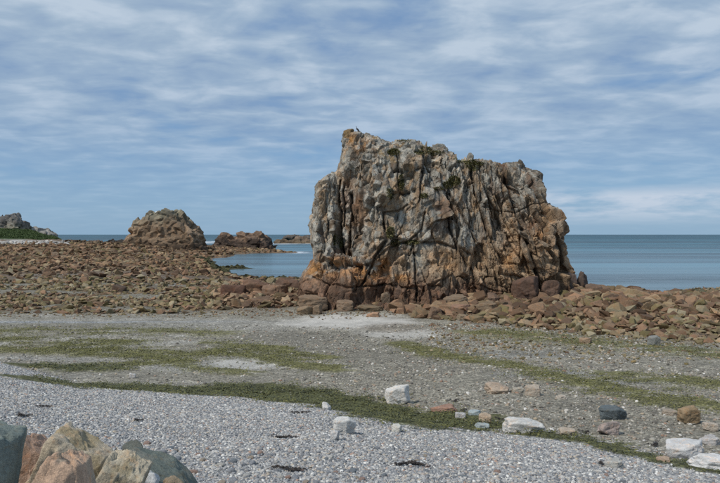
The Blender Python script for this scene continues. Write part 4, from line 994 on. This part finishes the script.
def pebbles(name, label, x, y, s, mat, seed, flat=(.35, .75), lift=.15):
    r = np.random.default_rng(seed); z = height(x, y) + 0.0; n = len(x)
    me = bpy.data.meshes.new(name); V = np.stack([x, y, z + s * lift], 1).astype(np.float32)
    me.vertices.add(n); me.vertices.foreach_set('co', V.ravel())
    a = me.attributes.new('rot', 'FLOAT_VECTOR', 'POINT'); a.data.foreach_set('vector', np.stack([r.uniform(-.5, .5, n), r.uniform(-.5, .5, n), r.uniform(0, 6.28, n)], 1).astype(np.float32).ravel())
    a = me.attributes.new('scl', 'FLOAT_VECTOR', 'POINT'); a.data.foreach_set('vector', (np.stack([r.uniform(.85, 1.2, n), r.uniform(.6, 1, n), r.uniform(*flat, n)], 1) * s[:, None]).astype(np.float32).ravel())
    me.materials.append(mat)
    o = bpy.data.objects.new(name, me); COL.objects.link(o)
    md = o.modifiers.new('scatter', 'NODES'); md.node_group = pebble_group(mat)
    tag(o, label, 'pebbles', kind='stuff'); return o
def bank_points(n, seed):
    r = np.random.default_rng(seed); y = np.sqrt(r.uniform(6.0 ** 2, 29.5 ** 2, n)); x = r.uniform(-.66, .66, n) * y
    u = 360 + F * x / y; y0 = np.interp(u, U_FOOT, Y_FOOT); k = y < y0 + .6 * r.normal(size=n) + .3
    return x[k], y[k], r
x, y, r = bank_points(480000, 31)
s = .86 * (.013 + .029 * r.uniform(size=len(x)) ** 2.8) * np.interp(y, [6, 12, 20, 30], [.95, 1.05, 1.2, 1.35])
s = s * (1 + .45 * fbm2(x * .35 + y * .15, y, .9, 3, 161)); wm = weed_mask(x, y); k = r.uniform(size=len(x)) > wm * .9
pebbles('pebbles', 'grey and white pebbles covering the bank in the foreground', x[k], y[k], s[k], MAT_PEB, 32)
# gravel flat: sparser, browner stones
r = np.random.default_rng(41); n = 150000; y = np.sqrt(r.uniform(14 ** 2, 46 ** 2, n)); x = r.uniform(-.62, .66, n) * y; u = 360 + F * x / y
y0 = np.interp(u, U_FOOT, Y_FOOT)
dn = (y > y0) * (1 - rocky(x, y)) * np.interp(u, [-100, 120, 260, 360, 500, 760], [.16, .12, .25, .45, .75, .9]) * np.interp(y - y0, [0, 3, 12, 25], [1.0, .8, .5, .35])
dn = dn * (1 - .9 * patch(x, y, 348, 319, 66, 8, 105)) * (1 - .8 * patch(x, y, 245, 362, 48, 9, 103)) * (1 - .8 * patch(x, y, 395, 330, 45, 6, 106)) * sstep(-.35, .25, fbm2(x, y, 2.2, 3, 171) + .2)
k = r.uniform(size=n) < dn; x, y = x[k], y[k]; s = (.016 + .05 * r.uniform(size=len(x)) ** 4) * np.interp(y, [14, 40], [1, 1.4])
def gravel_mat():
    m = MAT_PEB.copy(); m.name = 'gravel_stones'
    for nd in m.node_tree.nodes:
        if nd.type == 'VALTORGB' and len(nd.color_ramp.elements) > 5:
            for e, c in zip(nd.color_ramp.elements, ((.13, .122, .108), (.20, .19, .162), (.25, .24, .205), (.31, .295, .265), (.21, .20, .18), (.34, .325, .285), (.28, .22, .17), (.37, .31, .23), (.48, .46, .42), (.62, .61, .58), (.29, .19, .14))): e.color = (*c, 1)
    return m
pebbles('gravel', 'brown grey gravel stones strewn over the beach flat', x, y, s, gravel_mat(), 42)

# larger cobbles near the camera, each one an object
PEBM = []
for k in range(8):
    P, Fc = boulder_shape(8000 + k, 4, 5, .012); P = P * .4 + ico(4)[0] * .6 * .8
    ob = mesh_np('cobble', P, Fc, np.ones((len(P), 3)), True, MAT_FRONT); PEBM.append(ob.data); bpy.data.objects.remove(ob)
cob_cols = [((.50, .50, .48), 'white'), ((.30, .32, .35), 'blue grey'), ((.38, .33, .27), 'buff'), ((.22, .25, .28), 'slate grey'), ((.36, .26, .22), 'pinkish')]
rr = random.Random(5)
for i in range(90):
    u = rr.uniform(130, 470) if i % 3 else rr.uniform(130, 720); v = rr.uniform(452, 486) if i % 3 else rr.uniform(440, 486)
    x, y = hit(u, v); s = rr.uniform(.05, .085) * (1.0 if u < 260 else .8); c, nm = cob_cols[rr.choice((0, 0, 1, 1, 2, 3, 4))]
    wh = 'at the bottom left beside the big boulders' if u < 260 else ('at the bottom middle of the pebble bank' if u < 480 else 'at the lower right of the pebble bank')
    put('cobble', PEBM[i % 8], x, y, H1(x, y) + s * .25, (s * 1.2, s * rr.uniform(.8, 1.1), s * rr.uniform(.5, .8)), (rr.uniform(-.3, .3), rr.uniform(-.3, .3), rr.uniform(0, 6)), c, f'{nm} smooth cobble {wh}', 'cobble', f'{nm} cobbles {wh}')

# ------------------------------------------------------------------ big boulders close to the camera, lower left
def front(name, seed, u, vtop, y, w, d, hgt, rot, col, spots, label, sub=6, planes=8, rough=.05, tp=0.0):
    o = boulder_obj(name, seed, sub, MAT_FRONT, col, rough, planes, spots)
    x = (u - 360) / F * y; P = get_co(o.data); R = Euler(rot).to_matrix(); A = np.array(R, np.float32)
    P[:, :2] *= (1 - tp * P[:, 2:3])
    Q = (P * np.array([w, d, hgt], np.float32)) @ A.T; put_co(o.data, Q)
    ztop = EYE - (vtop - VH) / F * y; o.location = (x, y, ztop - float(Q[:, 2].max()))
    tag(o, label, 'boulder'); return o
front('teal_boulder', 103, -28, 423, 5.6, .42, .5, .85, (0, .1, .3), (.18, .215, .20), (.13, .15, .14), 'dark teal grey boulder cut by the left edge of the picture', rough=.03)
front('beige_boulder', 101, 66, 428, 6.4, .52, .5, .75, (0, .25, 0), (.46, .395, .30), (.34, .28, .18), 'large pale beige boulder with a brown ridge, behind the orange pink one', tp=.12, rough=.035)
front('orange_boulder', 113, 62, 446, 5.3, .37, .40, .75, (0, .1, .15), (.46, .325, .235), (.41, .34, .26), 'pointed orange pink boulder in front of the pale beige boulder', tp=.22, rough=.03)
front('pink_boulder', 110, 32, 431, 6.9, .26, .3, .5, (0, .2, .2), (.42, .29, .22), None, 'small pink boulder peeping out between the teal and beige boulders', rough=.03)
front('beige_boulder', 105, 112, 452, 6.1, .24, .3, .6, (0, .45, .1), (.42, .375, .29), (.30, .26, .18), 'small pale boulder against the right side of the large beige one', rough=.03)
front('green_grey_slab', 106, 158, 453, 7.4, .56, .40, .28, (.05, .45, .0), (.135, .16, .145), (.19, .20, .175), 'sloping green grey slab right of the beige boulders', rough=.03)
front('dark_stone', 112, 133, 442, 7.9, .14, .14, .2, (.1, -.3, .2), (.13, .14, .125), (.10, .09, .07), 'small dark stone behind the upper end of the green grey slab', sub=5, rough=.03)
front('white_cobble', 83, 142, 471, 7.0, .10, .10, .08, (.1, .1, .2), (.52, .52, .50), None, 'smooth white cobble in front of the green grey slab, left one of two', sub=4, rough=.015)
front('white_cobble', 84, 152, 473, 6.9, .075, .08, .10, (.1, .5, 1.2), (.48, .50, .52), None, 'smooth white cobble in front of the green grey slab, right one of two', sub=4, rough=.015)
front('brown_stone', 95, 171, 478, 6.7, .11, .12, .08, (0, .1, .5), (.28, .22, .15), None, 'small rough brown stone at the foot of the green grey slab', sub=4)

# ------------------------------------------------------------------ seaweed, grass
def fronds(name, x, y, z, s, mat, seed, upright=.5, nrm=None):
    """short curled blades, two bent faces each"""
    r = np.random.default_rng(seed); n = len(x); a = r.uniform(0, 6.28, n); up = r.uniform(.05, upright, n)
    d = np.stack([np.cos(a), np.sin(a), up], 1); d /= np.linalg.norm(d, axis=1)[:, None]; w = np.stack([-np.sin(a), np.cos(a), r.uniform(-.5, .5, n)], 1)
    L = s * r.uniform(.6, 1.5, n); Wd = s * r.uniform(.15, .40, n); B = np.stack([x, y, z], 1)
    m = B + d * (L * .5)[:, None] + np.array([0, 0, 1]) * (L * .18)[:, None]; e = B + d * L[:, None]
    P = np.stack([B - w * Wd[:, None] * .5, B + w * Wd[:, None] * .5, m - w * Wd[:, None], m + w * Wd[:, None], e], 1).reshape(-1, 3)
    i = (np.arange(n) * 5)[:, None]; Q = i + np.array([[0, 1, 3, 2]]); T = i + np.array([[2, 3, 4]])
    return mesh_np(name, P, [Q, T], None, True, mat)
r = np.random.default_rng(61); pts = []
for j, (pl, w, sgt) in enumerate(BANDS):
    for (ax, ay), (bx, by) in zip(pl[:-1], pl[1:]):
        Ln = math.hypot(bx - ax, by - ay); yy = (ay + by) / 2
        n = int(Ln * w * 2.6 * np.interp(yy, [12, 20, 35, 60], [620, 430, 190, 70]) * (.6 + .5 * sgt)); n = min(int(n * 1.3), 34000)
        t = r.uniform(size=n); o = r.uniform(-1.9, 1.9, n) * w; nx, ny = -(by - ay) / Ln, (bx - ax) / Ln
        pts.append(np.stack([ax + (bx - ax) * t + nx * o, ay + (by - ay) * t + ny * o], 1))
pts = np.concatenate(pts); wk = weed_mask(pts[:, 0], pts[:, 1]); k = r.uniform(size=len(pts)) < wk * .93 + .035 * (wk < .3); pts = pts[k]
x, y = pts[:, 0], pts[:, 1]
clump = np.clip(.5 + fbm2(x, y, .5, 3, 191), 0, 1)
dk = r.uniform(size=len(x)) < weed_mask(x, y, 4) * .85; zz = height(x, y) + .02 + (.09 + .06 * dk) * clump * r.uniform(size=len(x)); sz = np.interp(y, [12, 30, 60], [.045, .07, .12])
o = fronds('dark_green_seaweed', x[dk], y[dk], zz[dk], sz[dk] * 1.15, MAT_WEED_DARK, 63, .45); tag(o, 'dark green seaweed heaped in the strand line at the foot of the pebble bank', 'seaweed', kind='stuff')
x, y, zz, sz = x[~dk], y[~dk], zz[~dk], sz[~dk]
o = fronds('green_seaweed', x, y, zz, sz, MAT_WEED, 62, .35)
tag(o, 'green seaweed stranded in bands across the beach', 'seaweed', kind='stuff')
# dark wrack: single clumps
def clump_obj(u, v, wpx, label, group=None, n=90):
    x0, y0 = hit(u, v); w = wpx / F * y0 / 2; r = np.random.default_rng(int(u * 7 + v)); a = r.uniform(0, 6.28)
    q = r.normal(size=(n, 2)) * np.array([w * .45, .035]); q[:, 1] += .12 * np.sin(q[:, 0] / max(w, .01) * 3 + r.uniform(0, 6)); x = x0 + q[:, 0]; y = y0 + q[:, 1] + q[:, 0] * math.tan(r.uniform(-.4, .4))
    o = fronds('wrack_clump', x - x0, y - y0, height(x, y) - H1(x0, y0) + .025 + .02 * r.uniform(size=n), np.full(n, .05), MAT_KELP, int(u + v), .2); o.location = (x0, y0, H1(x0, y0))
    tag(o, label, 'seaweed', group); return o
for (u, v, w, lab) in (
    (139, 422, 13, 'dark seaweed clump alone on the pebbles above the green grey slab'), (44, 409, 14, 'dark seaweed scrap on the pebbles at the left, upper one'),
    (24, 418, 18, 'dark seaweed scrap on the pebbles at the far left, lower one'), (284, 438, 24, 'dark seaweed strand on the pebbles left of the small white stone'), (300, 414, 26, 'brown seaweed scraps strung out below the green band'),
    (410, 466, 40, 'long thin strand of dark seaweed low on the pebble bank'), (290, 472, 44, 'long thin strand of dark seaweed near the bottom edge'),
    (607, 467, 16, 'dark seaweed under the small pale flat stone'), (455, 402, 10, 'dark seaweed scrap touching the red stone'),
    (464, 412, 10, 'dark seaweed scrap between the red and bluish stones'), (585, 434, 12, 'dark seaweed scrap beside the pinkish grey stone'),
    (500, 421, 10, 'dark seaweed scrap at the top left corner of the white slab'), (655, 447, 14, 'dark seaweed scrap behind the further white boulder')):
    clump_obj(u, v, w, lab, n=30 + int(w * 3.2))

def tufts():
    root = bpy.data.objects['sea_stack']; V = STACKV['v']; no = STACKV['n']
    u, v = stack_uv(V * np.array([1, 0, 1], np.float32) + np.array([0, STACK_Y, 0], np.float32)); r = np.random.default_rng(71)
    for (a, b, ra, rb) in ((392, 156, 6, 3.5), (418, 157, 6, 2.5), (403, 143, 7, 2), (425, 152, 6, 4), (432, 156, 9, 2.5), (449, 184, 6, 5), (469, 168, 8, 6), (456, 163, 8, 2.5), (443, 188, 5, 4), (388, 196, 4, 4), (387, 200, 4, 2), (399, 186, 3, 8), (408, 242, 7, 2.5), (393, 243, 5, 3), (388, 233, 4, 6), (337, 240, 5, 5), (341, 245, 3, 4), (419, 199, 4, 2.5), (433, 192, 4, 2), (476, 166, 5, 2)):
        m = ((u - a) / ra) ** 2 + ((v - b) / rb) ** 2 < 1
        m &= no[:, 1] < .3; idx = np.nonzero(m)[0]
        if len(idx) < 8: continue
        n = int(260 * ra * rb / 12); idx = r.choice(idx, n); P = V[idx] + no[idx] * .04
        o = fronds('grass_tuft', P[:, 0] - root.location.x, P[:, 1] - root.location.y, P[:, 2] - root.location.z, np.full(n, .12), MAT_GRASS, int(a), .6)
        o.parent = root; o['kind'] = 'stuff'
tufts()
# turf on the headland
r = np.random.default_rng(81); n = 110000; y = r.uniform(242, 290, n); x = (r.uniform(-70, 66, n) - 360) / F * y; z = height(x, y)
k = z + .4 * fbm2(x, y, 3, 3, 51) > 5.2; x, y, z = x[k], y[k], z[k]
o = fronds('headland_turf', x, y, z, np.full(len(x), .32), MAT_TURF, 82, 1.5); tag(o, 'green turf covering the low headland at the far left', 'grass', kind='stuff')

# ------------------------------------------------------------------ the bird on the summit
def bird():
    x, z = W(357.2, 131.2, STACK_Y - .6); y = STACK_Y - .9
    root = bpy.data.objects.new('bird', None); COL.objects.link(root); root.location = (x, y, z - .10); root.scale = (.78,) * 3; tag(root, 'small dark bird perched on the summit of the stack with neck stretched up', 'bird')
    def body(name, pts, rad, col, levels=2):
        me = bpy.data.meshes.new(name); me.from_pydata(pts, [(i, i + 1) for i in range(len(pts) - 1)], []); o = bpy.data.objects.new(name, me); COL.objects.link(o); o.parent = root
        s = o.modifiers.new('s', 'SKIN'); sv = me.skin_vertices[0].data if me.skin_vertices else None
        if sv is None: me.attributes.new('x', 'FLOAT', 'POINT')
        for i, q in enumerate(rad): sv[i].radius = q if isinstance(q, tuple) else (q, q)
        sb = o.modifiers.new('b', 'SUBSURF'); sb.levels = sb.render_levels = levels
        m, t, b = base_mat('bird_' + name); b.inputs['Base Color'].default_value = (*col, 1); b.inputs['Roughness'].default_value = .7
        me.materials.append(m); return o
    def tube(name, pts, rad, col, seg=8):
        V = []; Fc = []; P = [Vector(p) for p in pts]
        for i, p in enumerate(P):
            d = (P[min(i + 1, len(P) - 1)] - P[max(i - 1, 0)]).normalized(); a = d.cross(Vector((0, 1, .01))).normalized(); b = d.cross(a)
            q = rad[i] if isinstance(rad[i], tuple) else (rad[i], rad[i])
            for k in range(seg): t = 6.2832 * k / seg; V.append(p + a * math.cos(t) * q[0] + b * math.sin(t) * q[1])
        for i in range(len(P) - 1):
            for k in range(seg): Fc.append((i * seg + k, i * seg + (k + 1) % seg, (i + 1) * seg + (k + 1) % seg, (i + 1) * seg + k))
        m, t_, b = base_mat('bird_' + name); b.inputs['Base Color'].default_value = (*col, 1); b.inputs['Roughness'].default_value = .7
        return mesh_np(name, np.array(V), np.array(Fc), None, True, m, root)
    tube('body', [(.26, 0, .07), (.20, 0, .11), (.10, 0, .20), (0, 0, .29), (-.05, 0, .36), (-.06, 0, .42), (-.05, 0, .48), (-.07, 0, .53), (-.11, 0, .56), (-.14, 0, .56)], [.01, (.04, .02), (.085, .075), (.10, .085), (.07, .06), .035, .028, .034, .026, .004], (.02, .02, .022), 12)
    for s in (-1, 1):
        tube('wing', [(.02, s * .07, .33), (.06, s * .095, .24), (.14, s * .08, .14), (.24, s * .03, .08)], [(.02, .015), (.07, .02), (.05, .015), (.005, .005)], (.03, .03, .033))
        tube('leg', [(.02, s * .035, .20), (.03, s * .035, .09), (.02, s * .035, 0), (-.03, s * .04, -.01)], [.014, .008, .008, .006], (.05, .045, .04), 6)
    tube('beak', [(-.13, 0, .562), (-.19, 0, .575), (-.225, 0, .568)], [.012, .007, .002], (.09, .08, .05), 6)
bird()
scene.cycles.use_denoising = False
